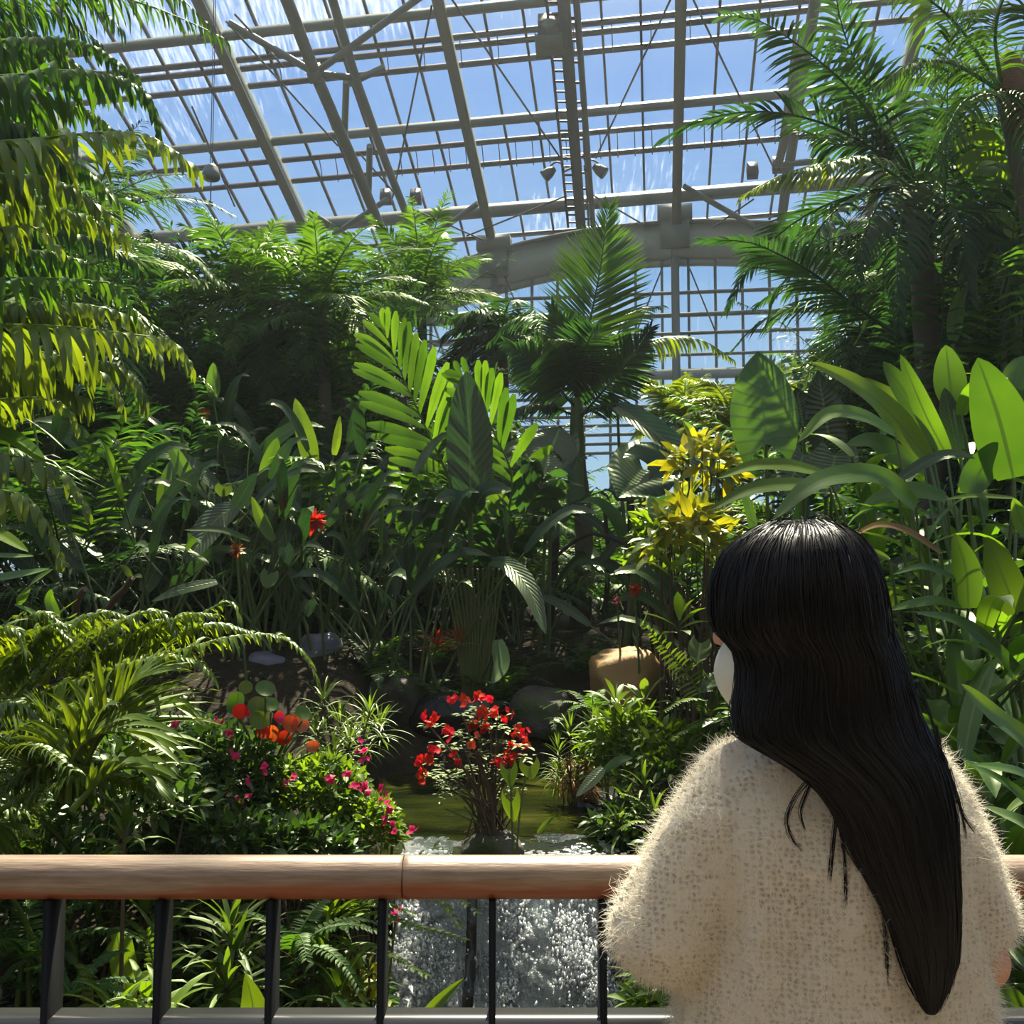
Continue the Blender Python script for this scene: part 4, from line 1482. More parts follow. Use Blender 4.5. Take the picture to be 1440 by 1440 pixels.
def rosette(c, n=26, L=.2, W=.02, els=(85, -10), droop=.5, seed=0, axis=None, nseg=5, fold=.3, spread=.02, prof=None):
    """strap leaves spraying from one point"""
    r = np.random.default_rng(seed)
    mb = MB()
    i = np.arange(n)
    az = np.radians(i * 137.5 + r.normal(size=n) * 12 + seed * 31)
    el = np.radians(els[0] + (els[1] - els[0]) * (i + .5) / n + r.normal(size=n) * 7)
    D = np.stack([np.sin(az) * np.cos(el), np.cos(az) * np.cos(el), np.sin(el)], 1)
    if axis is not None:
        D = nrm(D + np.asarray(axis) * .6)
    Wd = np.stack([np.cos(az), -np.sin(az), 0 * az], 1)
    B = np.asarray(c) + D * spread * .3 - np.outer(i / n, [0, 0, spread * 2])
    leaflets(mb, B, D, Wd, L * (.7 + .45 * np.sin(i / n * PI) + r.normal(size=n) * .08), W * (1 + r.normal(size=n) * .1), droop, nseg, fold, prof, r.random(n))
    return mb


OVAL = lambda t: np.sin(np.clip(t, 0, 1) ** .85 * PI) ** .7


def leafball(c, rad, n, L, W, seed=0, up=.35, droop=.3, shell=.55, prof=OVAL, nseg=3, flat=None):
    """a mound of small leaves on a bush, thicker toward its outside"""
    r = np.random.default_rng(seed)
    D = nrm(r.normal(size=(n, 3)))
    D[:, 2] = np.abs(D[:, 2]) * .9 - .25
    k_ = shell + (1 - shell) * r.random(n) ** .6
    lump = 1 + .22 * vnoise(D, 3, seed)
    B = np.asarray(c) + D * np.asarray(rad) * (k_ * lump)[:, None]
    Dd = nrm(D * .7 + r.normal(size=(n, 3)) * .6 + np.array([0, 0, up]))
    Wd = np.cross(Dd, nrm(r.normal(size=(n, 3)) * .5 + UPZ))
    mb = MB()
    leaflets(mb, B, Dd, Wd, L * r.uniform(.6, 1.2, n), W * r.uniform(.7, 1.2, n), droop, nseg, .2, prof, r.random(n))
    return mb


def flower(c, rad, petals=5, mat=None, face=None, seed=0, cup=.35):
    """a small open flower"""
    r = np.random.default_rng(seed)
    F = nrm(np.array([r.normal() * .4, -.7, .6]) if face is None else np.asarray(face, float))
    A = nrm(np.cross(F, [.2, .3, .9]))
    Bv = np.cross(F, A)
    mb = MB()
    a = np.arange(petals) * 2 * PI / petals + r.random() * 6
    D = np.cos(a)[:, None] * A + np.sin(a)[:, None] * Bv + F * cup
    Wd = -np.sin(a)[:, None] * A + np.cos(a)[:, None] * Bv
    leaflets(mb, np.repeat(np.asarray(c, float)[None], petals, 0), D, Wd, rad, rad * .95, .1, 4, .1, lambda t: np.sin(np.clip(t * .8 + .12, 0, 1) * PI) ** .6, r.random(petals))
    return mb


def blossom(c, rad, mat_seed=0, n=4):
    """a tight head of small flowers"""
    r = np.random.default_rng(mat_seed)
    mb = MB()
    for i in range(n):
        p = np.asarray(c) + r.normal(size=3) * rad * .5
        mb.merge(flower(p, rad * r.uniform(.55, .9), 4 if n > 2 else 5, None, (r.normal() * .8, -.5 + r.normal() * .5, .5 + r.normal() * .3), int(r.integers(1e6)), .3))
    return mb


M_trunk = solid('palm_trunk', (.13, .10, .06, 1), .8, bump=.5, bscale=30, var=.4)
M_trunk_g = solid('green_palm_trunk', (.13, .17, .05, 1), .6, bump=.2, var=.3)
M_trunk_b = solid('dark_bare_trunk', (.035, .028, .022, 1), .85, bump=.5, var=.4)
# ------------------------------------------------------------------ palms
def ground(px, d, py=1000):
    p = at(px, py, d)
    p[2] = gz(p[0], p[1])
    return p


FEATHER = dict(n=46, L=.38, W=.026, a0=68, a1=25, droop=.25, vee=.15, r0=.014, jit=.10)
# left foreground palm: long drooping fronds from a crown outside the frame
LP = dict(n=70, L=.31, W=.030, a0=64, a1=30, droop=1.7, vee=-.05, r0=.010, jit=.26, nseg=6, t0=.05)
lf_ex = []
for pts, d, kw in (
    ([(-260, 60), (-60, 10), (90, -15), (200, 5), (320, 55)], 3.4, dict(L=.22, W=.014, n=60, mat=M_palm)),
    ([(-260, 20), (-40, -60), (120, -60), (230, -20), (290, 30)], 3.6, dict(L=.30, W=.016, n=60, mat=M_palm)),
    ([(-300, 150), (-80, 75), (40, 55), (120, 60), (190, 105)], 3.2, dict(L=.19, mat=M_palm)),
    ([(-300, 200), (-80, 120), (40, 105), (130, 100), (205, 130), (225, 190)], 3.0, dict(L=.24, mat=M_palm)),
    ([(-300, 300), (-90, 215), (50, 196), (160, 186), (220, 196), (275, 235)], 2.9, dict(L=.25, n=40)),
    ([(-300, 320), (-90, 260), (20, 245), (100, 262), (150, 300)], 3.1, dict(L=.24)),
    ([(-300, 380), (-90, 335), (-10, 322), (50, 320), (82, 345)], 2.9, dict(L=.18, W=.034, n=26)),
    ([(-300, 420), (-90, 300), (30, 290), (110, 300), (170, 330)], 3.3, dict(L=.26)),
    ([(-300, 450), (-90, 400), (20, 392), (110, 394), (165, 402), (190, 440)], 2.9, dict(L=.16, n=36, mat=M_palm)),
    ([(-300, 520), (-90, 462), (30, 458), (120, 462), (190, 472), (240, 478), (268, 510)], 2.9, dict(L=.235, n=46)),
    ([(-300, 560), (-90, 500), (0, 490), (80, 500), (140, 520), (170, 560)], 3.2, dict(L=.25, n=44)),
    ([(-300, 640), (-90, 575), (0, 562), (60, 560), (95, 575), (110, 605)], 3.0, dict(L=.12, n=34)),
    ([(-260, 660), (-80, 630), (0, 638), (55, 650), (95, 672), (128, 722)], 2.7, dict(L=.155, n=26, W=.034)),
    ([(-260, 700), (-80, 680), (0, 690), (40, 702), (70, 745), (90, 795)], 2.6, dict(L=.13, n=24, W=.032)),
    ([(-300, 60), (-100, 30), (0, 30), (70, 60), (110, 110)], 3.8, dict(L=.26, W=.022, mat=M_palm_d)),
    ([(-300, 100), (-100, 150), (-20, 160), (60, 190), (100, 240)], 3.7, dict(L=.28, mat=M_palm_d)),
    ([(-300, 250), (-100, 380), (0, 420), (60, 450), (120, 520)], 3.7, dict(L=.28, mat=M_palm_d)),
    ([(-300, 120), (-100, 95), (20, 75), (90, 80), (140, 120)], 3.9, dict(mat=M_palm)),
    ([(-300, 160), (-100, 160), (20, 150), (110, 150), (170, 190)], 4.0, dict(mat=M_palm)),
    ([(-300, 240), (-100, 225), (10, 215), (100, 225), (160, 275)], 3.7, dict(mat=M_palm)),
    ([(-300, 280), (-100, 270), (0, 270), (70, 285), (110, 330)], 4.1, dict(mat=M_palm)),
    ([(-300, 330), (-100, 345), (20, 350), (110, 365), (160, 410)], 3.8, dict(mat=M_palm)),
    ([(-300, 400), (-100, 430), (20, 425), (130, 430), (200, 455), (225, 500)], 3.6, {}),
    ([(-300, 460), (-100, 480), (0, 480), (100, 500), (180, 520), (205, 560)], 3.5, {}),
    ([(-300, 520), (-100, 540), (0, 530), (60, 535), (120, 560)], 3.5, {}),
    ([(-300, 10), (-100, 0), (0, 5), (80, 20), (140, 60)], 4.2, dict(mat=M_palm_d, W=.022)),
    ([(-300, -60), (-100, -80), (20, -60), (110, -20), (170, 40)], 4.2, dict(mat=M_palm_d, W=.02)),
    ([(-300, 200), (-100, 180), (0, 190), (60, 215), (100, 260)], 4.5, dict(mat=M_palm_d)),
    ([(-300, 300), (-100, 310), (40, 320), (130, 335), (190, 370)], 4.5, dict(mat=M_palm_d)),
):
    lf_ex.append((ats(pts, d), kw))
b = ground(-420, 3.2)
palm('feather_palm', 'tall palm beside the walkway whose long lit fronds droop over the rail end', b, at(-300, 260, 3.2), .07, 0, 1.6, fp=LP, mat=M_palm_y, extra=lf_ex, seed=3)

# centre palm with one tall upright leaf
cb, ct = ground(815, 8.0), at(811, 560, 8.0)
C = lambda pts: ats(pts)
FACE = nrm(EYE - ct)
UPR = dict(up=FACE, vee=.10, droop=.05, L=.36, n=60, a0=62, a1=22, W=.028, jit=.05)
cp = [
    (C([(811, 565, 8.0), (822, 490, 7.9), (842, 390, 7.9), (856, 292, 8.0)]), dict(UPR, L=.52, n=66, mat=M_palm)),
    (C([(811, 575, 8.0), (780, 540, 7.8), (748, 508, 7.7), (712, 482, 7.6)]), dict(UPR, L=.30, a0=75, droop=.35)),
    (C([(813, 590, 8.0), (850, 548, 7.8), (884, 508, 7.7), (915, 462, 7.7)]), dict(UPR, L=.30, a0=70, droop=.2)),
    (C([(813, 560, 8.0), (862, 505, 7.9), (930, 476, 7.9), (985, 478, 7.9), (1030, 505, 7.9)]), dict(L=.26, droop=1.6, mat=M_palm_y, n=44)),
    (C([(811, 560, 8.0), (800, 500, 8.1), (770, 455, 8.2), (725, 448, 8.2), (690, 480, 8.2)]), dict(L=.33, droop=.9)),
    (C([(811, 560, 8.0), (818, 510, 7.7), (832, 470, 7.3), (842, 465, 7.0)]), dict(UPR, L=.34)),
    (C([(811, 560, 8.0), (795, 520, 7.7), (782, 490, 7.4), (770, 480, 7.1)]), dict(UPR, L=.34, droop=.4)),
    (C([(811, 560, 8.0), (850, 500, 8.2), (890, 440, 8.5), (930, 430, 8.8)]), dict(L=.32, droop=.6)),
    (C([(811, 585, 8.0), (855, 570, 7.7), (893, 570, 7.5), (915, 590, 7.3)]), dict(L=.24, droop=.8)),
    (C([(811, 585, 8.0), (770, 570, 7.9), (735, 572, 7.8), (710, 595, 7.7)]), dict(L=.24, droop=.8)),
    (C([(811, 560, 8.0), (808, 520, 7.8), (800, 480, 7.7), (776, 430, 7.6)]), dict(UPR, L=.30)),
]
root = palm('crownshaft_palm', 'slender green-trunked palm with one tall upright frond, straight behind the red bush', cb, at(811, 640, 8.0), .085, 0, 1, fp=FEATHER, mat=M_palm_d, extra=cp, tmat=M_trunk, seed=5)
trunk(root, at(811, 690, 8.0), ct, .085, .045, M_trunk_g, 0, 0, 'crownshaft')

# big palms on the right
rp = []
for pts, kw in (
    ([(1290, 260, 6.8), (1214, 148, 6.6), (1171, 102, 6.5), (1122, 63, 6.4), (1070, 30, 6.3), (1018, 22, 6.3)], dict(L=.42, W=.026, n=54, droop=.35, a0=80, a1=45)),
    ([(1290, 270, 6.8), (1220, 225, 6.5), (1150, 232, 6.3), (1095, 248, 6.2), (1045, 275, 6.1)], dict(L=.30, droop=.9, n=54, mat=M_palm_y)),
    ([(1260, 470, 6.0), (1195, 425, 5.8), (1147, 387, 5.7), (1100, 360, 5.6), (1050, 340, 5.5), (990, 338, 5.5)], dict(L=.34, W=.020, n=62, droop=.2, a0=72, a1=35, jit=.05)),
    ([(1290, 260, 6.8), (1240, 150, 6.6), (1200, 80, 6.5), (1180, 20, 6.4), (1170, -50, 6.3)], dict(L=.40, droop=.5)),
    ([(1290, 260, 6.8), (1330, 130, 6.6), (1360, 40, 6.4), (1410, -40, 6.3)], dict(L=.42, droop=.6, W=.02)),
    ([(1290, 260, 6.8), (1250, 270, 6.3), (1215, 330, 5.9), (1200, 420, 5.7)], dict(L=.36, droop=.7)),
    ([(1290, 260, 6.8), (1270, 290, 6.2), (1262, 370, 5.8), (1265, 460, 5.6)], dict(L=.36, droop=.6)),
    ([(1290, 260, 6.8), (1320, 260, 6.3), (1350, 320, 5.9), (1365, 420, 5.7)], dict(L=.38, droop=.6)),
    ([(1290, 260, 6.8), (1230, 210, 6.9), (1160, 200, 7.0), (1110, 170, 7.2)], dict(L=.36, droop=.5)),
    ([(1290, 260, 6.8), (1380, 180, 6.6), (1440, 170, 6.5), (1520, 230, 6.4)], dict(L=.40, droop=.7)),
    ([(1290, 260, 6.8), (1240, 320, 6.3), (1170, 340, 6.1), (1100, 400, 6.0), (1080, 450, 6.0)], dict(L=.34, droop=.6)),
    ([(1290, 260, 6.8), (1225, 170, 6.9), (1190, 120, 6.9), (1150, 90, 7.0)], dict(L=.36, droop=.6)),
):
    rp.append((ats(pts), kw))
b = ground(1310, 6.9)
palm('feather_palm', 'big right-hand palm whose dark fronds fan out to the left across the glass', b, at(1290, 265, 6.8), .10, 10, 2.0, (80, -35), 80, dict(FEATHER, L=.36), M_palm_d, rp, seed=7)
tp = []
for pts, kw in (
    ([(1410, 130, 5.6), (1350, 40, 5.5), (1290, -10, 5.4), (1230, -20, 5.3)], dict(L=.30, W=.012, droop=1.2, n=60)),
    ([(1410, 130, 5.6), (1340, 90, 5.4), (1280, 90, 5.3), (1230, 130, 5.2)], dict(L=.26, W=.012, droop=1.2, n=60)),
    ([(1410, 130, 5.6), (1400, 40, 5.4), (1430, -30, 5.3), (1500, -60, 5.2)], dict(L=.30, W=.012, droop=1.0, n=60)),
    ([(1410, 130, 5.6), (1440, 150, 5.4), (1470, 220, 5.2), (1480, 300, 5.1)], dict(L=.3, W=.014, droop=1.0)),
    ([(1410, 130, 5.6), (1360, 140, 5.3), (1330, 190, 5.1), (1320, 260, 5.0)], dict(L=.3, W=.014, droop=1.0)),
):
    tp.append((ats(pts), kw))
root = palm('feather_palm', 'fine-leaved palm with a brown fibrous crown at the upper right edge', ground(1560, 5.8), at(1412, 140, 5.6), .05, 0, 1, fp=FEATHER, mat=M_palm, extra=tp, seed=8)
mb = MB()
lathe(mb, at(1425, 130, 5.6), [(0, -.30), (.07, -.22), (.10, 0), (.06, .2), (0, .26)], 14, (-.1, 0, 1))
part(root, mb, 'fibre_sheath', solid('brown_fibre', (.20, .10, .05, 1), .9, bump=.8, bscale=90, var=.5))

GEN = dict(n=42, L=.34, W=.026, a0=66, a1=28, droop=.45, vee=.2, r0=.012, nseg=3, fold=0)
# palms of the middle distance: (px, d, crown py, n, frond length, label)
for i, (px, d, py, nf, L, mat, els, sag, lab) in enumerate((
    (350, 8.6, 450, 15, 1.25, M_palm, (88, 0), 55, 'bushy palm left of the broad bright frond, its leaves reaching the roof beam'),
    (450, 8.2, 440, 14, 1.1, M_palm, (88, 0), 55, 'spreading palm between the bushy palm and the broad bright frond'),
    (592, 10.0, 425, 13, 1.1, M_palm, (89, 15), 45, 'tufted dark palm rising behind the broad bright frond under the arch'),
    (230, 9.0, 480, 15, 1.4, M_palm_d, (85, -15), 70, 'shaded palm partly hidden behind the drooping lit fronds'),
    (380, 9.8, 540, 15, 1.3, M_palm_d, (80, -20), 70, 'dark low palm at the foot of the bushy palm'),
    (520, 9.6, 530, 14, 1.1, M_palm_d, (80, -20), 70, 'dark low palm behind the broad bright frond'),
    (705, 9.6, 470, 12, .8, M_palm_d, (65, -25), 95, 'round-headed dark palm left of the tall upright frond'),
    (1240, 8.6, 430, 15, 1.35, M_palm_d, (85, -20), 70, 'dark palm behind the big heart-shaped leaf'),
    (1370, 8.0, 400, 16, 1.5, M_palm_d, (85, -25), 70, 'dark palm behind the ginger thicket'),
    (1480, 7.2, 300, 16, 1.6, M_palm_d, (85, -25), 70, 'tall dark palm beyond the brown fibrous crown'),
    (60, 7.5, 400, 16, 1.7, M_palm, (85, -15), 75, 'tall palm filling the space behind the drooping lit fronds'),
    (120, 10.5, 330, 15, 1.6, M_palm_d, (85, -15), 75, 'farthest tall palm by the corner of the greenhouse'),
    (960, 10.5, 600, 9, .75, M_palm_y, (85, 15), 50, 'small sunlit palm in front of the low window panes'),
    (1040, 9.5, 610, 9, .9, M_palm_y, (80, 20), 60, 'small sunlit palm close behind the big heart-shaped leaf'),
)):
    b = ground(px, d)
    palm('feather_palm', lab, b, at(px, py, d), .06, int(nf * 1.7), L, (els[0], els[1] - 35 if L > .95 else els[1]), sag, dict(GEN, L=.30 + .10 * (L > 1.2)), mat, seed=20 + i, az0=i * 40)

# wide-leaflet palm, bright against the shade
WL = dict(n=17, L=.44, W=.075, a0=52, a1=18, droop=.15, vee=.05, r0=.014, jit=.05, t0=.28, nseg=5, up=FACE, fold=.18,
          prof=lambda t: np.minimum(1, .25 + 1.5 * t) * np.where(t > .93, .35, 1.0), lp=lambda s: .75 + .3 * np.sin(s * PI) - .45 * s ** 5)
b = ground(668, 6.9)
wl = [(ats([(668, 850, 6.9), (640, 700, 6.9), (598, 600, 6.8), (562, 520, 6.7), (540, 462, 6.6)]), {}),
      (ats([(672, 850, 6.9), (720, 690, 6.8), (695, 610, 6.7), (668, 550, 6.6), (646, 525, 6.5)]), dict(L=.36, n=14, sides=(-1, 1))),
      (ats([(664, 850, 6.9), (620, 760, 6.8), (560, 690, 6.7), (500, 665, 6.6), (450, 660, 6.5)]), dict(L=.22, n=15, mat=M_palm, droop=.6)),
      (ats([(668, 850, 6.9), (650, 740, 6.6), (610, 700, 6.4), (570, 720, 6.3)]), dict(L=.24, n=14, mat=M_palm_d, droop=.7)),
      (ats([(672, 850, 6.9), (735, 730, 6.7), (765, 670, 6.6), (740, 650, 6.5)]), dict(L=.22, n=13, mat=M_palm_d, droop=.5))]
palm('wide_leaf_palm', 'palm with broad jagged bright-green leaflets standing in the middle of the bed', b, b, 0, 0, 1, fp=WL, mat=M_wide, extra=wl, seed=11)

# low sunlit palms by the railing, left
CY = dict(n=60, L=.105, W=.013, a0=78, a1=45, droop=.9, vee=.35, r0=.008, nseg=4, jit=.2, t0=.2)
cyc = []
for pts, d, kw in (
    ([(-20, 1015), (83, 967), (167, 937), (250, 916), (320, 897), (385, 893), (425, 915), (446, 955)], 2.75, {}),
    ([(-20, 1040), (60, 985), (130, 930), (220, 885), (285, 862), (322, 845), (337, 872)], 2.9, {}),
    ([(-20, 1020), (40, 960), (100, 905), (150, 872), (175, 885)], 3.0, {}),
    ([(-20, 1000), (10, 950), (40, 905), (75, 885), (100, 900)], 2.8, {}),
    ([(0, 1040), (90, 965), (170, 905), (220, 872), (246, 885)], 2.85, {}),
    ([(-60, 1000), (-40, 930), (-10, 890), (20, 885), (35, 915)], 2.6, {}),
    ([(-40, 1060), (20, 1000), (100, 960), (180, 960), (240, 985)], 2.7, dict(L=.09)),
    ([(-40, 1090), (40, 1080), (110, 1070), (170, 1088), (215, 1130)], 2.6, dict(L=.08, n=50)),
    ([(-40, 1120), (30, 1100), (90, 1100), (150, 1125), (190, 1150)], 2.5, dict(L=.07, n=50)),
    ([(-60, 1040), (-20, 1000), (30, 990), (60, 1015)], 2.4, dict(L=.09)),
    ([(-40, 1010), (20, 930), (70, 880), (125, 870), (150, 900)], 3.1, dict(mat=M_palm)),
    ([(-30, 970), (60, 900), (140, 862), (192, 872)], 2.9, {}), ([(40, 970), (130, 900), (190, 866), (226, 860), (243, 884)], 2.8, {}), ([(110, 960), (190, 900), (260, 866), (304, 864)], 2.85, {}),
    ([(150, 950), (230, 900), (300, 878), (352, 888)], 2.95, {}), ([(0, 1110), (90, 1040), (160, 1012), (228, 1024)], 2.6, dict(L=.09)), ([(-30, 1155), (60, 1110), (140, 1090), (200, 1105), (240, 1132)], 2.4, dict(L=.08)),
    ([(-30, 1135), (50, 1082), (110, 1085), (160, 1112)], 2.45, dict(L=.08)), ([(-10, 990), (30, 920), (70, 880), (96, 880)], 2.75, {}), ([(60, 1000), (140, 950), (220, 925), (275, 930), (300, 955)], 2.7, {}),
    ([(-30, 1060), (60, 1010), (140, 985), (190, 1000)], 2.5, dict(L=.09)), ([(-30, 930), (20, 880), (60, 862), (85, 875)], 3.0, {}),
):
    cyc.append((ats(pts, d), kw))
rr_ = np.random.default_rng(77)
for i in range(46):
    px = -110 + 300 * rr_.random()
    d = rr_.uniform(2.5, 3.3)
    gb = ground(px, d)
    ztop = at(px, rr_.uniform(850, 985), d)[2]
    ar_ = arc(gb, (180 if rr_.random() < .5 else 0) + rr_.uniform(-55, 55), rr_.uniform(76, 86), (ztop - gb[2]) * 1.42, rr_.uniform(100, 130), 9)
    if 720 + 1440 * ar_[-1][0] / ar_[-1][1] > 235 or ar_[-1][1] < 1.95:
        continue
    cyc.append((ar_, dict(t0=.42, n=52, L=.10)))
palm('pygmy_palm', 'low sunlit palm with fine curled fronds beyond the left end of the handrail', ground(-60, 2.8), at(-40, 1050, 2.8), .05, 0, 1, fp=CY, mat=M_palm_y, extra=cyc, seed=13)
AR = dict(n=20, L=.30, W=.024, a0=52, a1=22, droop=.35, vee=.35, r0=.008, nseg=6, jit=.08, t0=.25)
ar = []
for pts, d, kw in (
    ([(95, 1130), (125, 1060), (150, 1010), (190, 960), (225, 945)], 2.5, {}),
    ([(95, 1130), (100, 1070), (130, 1035), (180, 1032), (220, 1065)], 2.4, {}),
    ([(90, 1130), (80, 1080), (75, 1040), (60, 1000)], 2.5, dict(L=.24)),
    ([(95, 1130), (140, 1040), (185, 1000), (230, 990), (262, 1000)], 2.6, {}),
    ([(90, 1130), (60, 1090), (20, 1060), (-20, 1060)], 2.5, {}),
    ([(100, 1140), (150, 1090), (190, 1080), (225, 1105)], 2.3, dict(L=.2)),
):
    ar.append((ats(pts, d), kw))
palm('broad_areca_palm', 'young palm with long pale ribbon leaflets between the fine curled fronds and the pink flowers', ground(95, 2.5), at(95, 1125, 2.5), 0, 0, 1, fp=AR, mat=M_palm_y, extra=ar, seed=14)

# ------------------------------------------------------------------ broad leaves read from the photograph
def leaves_plant(name, label, base, leaves, cat='plant', group=None, defmat=None, stems=True, stemr=.010):
    """leaves: (base pixel, ..., tip pixel) with depth, width in pixels, material"""
    root = empty(name, base, label, cat, group)
    for lv in leaves:
        pts, wpx, mat = lv[0], lv[1], lv[2] if len(lv) > 2 else defmat
        kw = lv[3] if len(lv) > 3 else {}
        d = pts[len(pts) // 2][2]
        P = ats(pts)
        mb = blade(P, wpx / FPX * d, **kw)
        part(root, mb, 'leaf', mat)
        if stems:
            b0 = np.asarray(base) + np.array([rng.normal() * .06, rng.normal() * .06, 0])
            stalk(root, [b0, (b0 + P[0]) / 2 + np.array([(P[0][0] - b0[0]) * .2, 0, abs(P[0][2] - b0[2]) * .1]), P[0]], stemr, stemr * .45)
    return root


G = 4.0
gl = [
    ([(1305, 645, G), (1255, 585, G), (1205, 542, G - .1), (1140, 509, G - .2)], 42, M_lime),
    ([(1258, 610, 3.9), (1213, 585, 3.8), (1165, 582, 3.75), (1122, 622, 3.7)], 27, M_ginger),
    ([(1165, 668, 3.7), (1110, 655, 3.6), (1060, 655, 3.55), (1008, 673, 3.5)], 24, M_lime),
    ([(1165, 682, 3.6), (1100, 682, 3.5), (1050, 690, 3.45), (998, 718, 3.4)], 26, M_lime),
    ([(1288, 712, 3.5), (1240, 670, 3.45), (1175, 670, 3.4), (1130, 690, 3.3), (1086, 732, 3.2)], 36, M_ginger),
    ([(1302, 592, 4.1), (1275, 555, 4.1), (1242, 508, 4.1)], 34, M_ginger),
    ([(1332, 642, 4.0), (1300, 580, 4.0), (1266, 498, 4.0)], 30, M_ginger),
    ([(1425, 672, 3.6), (1405, 590, 3.6), (1375, 503, 3.6)], 78, M_ginger),
    ([(1350, 645, 4.2), (1338, 595, 4.2), (1328, 545, 4.2)], 34, M_dark),
    ([(1340, 570, 4.2), (1335, 530, 4.2), (1330, 485, 4.2)], 44, M_ginger),
    ([(1362, 695, 3.6), (1380, 660, 3.6), (1404, 622, 3.5)], 44, M_ginger),
    ([(1262, 675, 3.6), (1310, 646, 3.55), (1345, 638, 3.5), (1372, 645, 3.5)], 20, M_dark),
    ([(1425, 700, 3.6), (1370, 697, 3.55), (1325, 703, 3.5)], 9, M_strap),
    ([(1323, 777, 3.4), (1277, 747, 3.35), (1235, 738, 3.3), (1196, 755, 3.25)], 13, M_dry),
    ([(1430, 862, 3.1), (1408, 805, 3.1), (1388, 755, 3.1)], 48, M_lime),
    ([(1362, 855, 3.3), (1358, 800, 3.3), (1342, 750, 3.3)], 40, M_ginger),
    ([(1350, 852, 3.3), (1310, 845, 3.25), (1248, 858, 3.2)], 18, M_ginger),
    ([(1440, 950, 3.1), (1360, 880, 3.1), (1285, 860, 3.0)], 22, M_ginger),
    ([(1342, 812, 3.3), (1297, 797, 3.25), (1255, 808, 3.2)], 12, M_ginger),
    ([(1250, 786, 3.3), (1228, 776, 3.3), (1208, 772, 3.3)], 11, M_lime),
    ([(1460, 760, 3.3), (1440, 740, 3.3), (1425, 700, 3.3)], 26, M_ginger),
    ([(1300, 660, 4.2), (1260, 640, 4.2), (1225, 620, 4.2), (1190, 625, 4.2)], 36, M_ginger),
    ([(1330, 700, 3.9), (1290, 690, 3.9), (1240, 700, 3.9), (1205, 725, 3.9)], 30, M_ginger),
    ([(1420, 560, 4.3), (1430, 520, 4.3), (1445, 500, 4.3)], 34, M_ginger),
    ([(1470, 640, 4.0), (1450, 590, 4.0), (1425, 545, 4.0)], 40, M_dark),
    ([(1300, 620, 4.4), (1280, 580, 4.4), (1210, 530, 4.4)], 30, M_lime),
]
gbase = ground(1400, 3.9)
leaves_plant('ginger_clump', 'thicket of big glossy ginger leaves above and right of the woman', gbase, gl, defmat=M_ginger)
rgl = [
    ([(1475, 1065, 2.3), (1440, 1038, 2.3), (1395, 1003, 2.25), (1352, 962, 2.2)], 40, M_lime),
    ([(1470, 1150, 2.3), (1420, 1105, 2.3), (1348, 1065, 2.2)], 17, M_ginger),
    ([(1470, 1110, 2.35), (1430, 1085, 2.3), (1368, 1075, 2.2)], 20, M_ginger),
    ([(1480, 1190, 2.2), (1440, 1160, 2.2), (1385, 1135, 2.1)], 30, M_lime),
    ([(1450, 1440, 2.0), (1415, 1400, 2.0), (1372, 1385, 2.0)], 34, M_lime),
    ([(1460, 1110, 2.4), (1430, 1130, 2.3), (1405, 1160, 2.2)], 12, M_strap),
]
leaves_plant('ginger_plant', 'low ginger with bright lime leaves poking past the right sleeve', ground(1500, 2.3), rgl, stemr=.007)
# random deeper ginger stems behind, same kind
def ginger_stems(label, spots, seed, mat=M_ginger, group=None, L=.42, W=.075, h=1.4, pair=9):
    for q, (px, d, hh) in enumerate(spots):
        r = np.random.default_rng(seed + q)
        b = ground(px, d)
        root = empty('ginger_plant', b, label, 'plant', group)
        lean = r.normal(size=2) * .22
        top = b + np.array([lean[0], lean[1] - .1, h * hh])
        P = spline([b, (b + top) / 2 + np.array([lean[0] * -.2, 0, .05]), top], 30)
        mb = MB(); tube(mb, P, np.linspace(.014, .006, 30), 7); part(root, mb, 'stem', M_stem)
        az = r.uniform(0, 360)
        for j in range(pair):
            p = P[int(9 + 20 * j / (pair - 1))]
            a = az + 180 * (j % 2) + r.normal() * 14
            ln = L * r.uniform(.7, 1.1)
            part(root, blade(arc(p, a, r.uniform(30, 70), ln, r.uniform(40, 100), 6), W * r.uniform(.75, 1.15), face=(0, 0, 1.) if True else None, n=10, fold=.2), 'leaf', mat)
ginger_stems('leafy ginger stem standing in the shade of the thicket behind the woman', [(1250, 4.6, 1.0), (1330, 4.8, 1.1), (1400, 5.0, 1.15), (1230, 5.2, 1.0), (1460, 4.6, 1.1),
             (1310, 3.9, .8), (1380, 3.7, .75), (1440, 3.4, .7), (1270, 4.2, .75), (1350, 4.3, .9), (1300, 3.4, .6), (1490, 3.9, .9), (1420, 4.2, 1.1), (1340, 3.1, .45), (1430, 2.9, .5), (1240, 3.7, .5)], 40, group='shaded ginger stems')

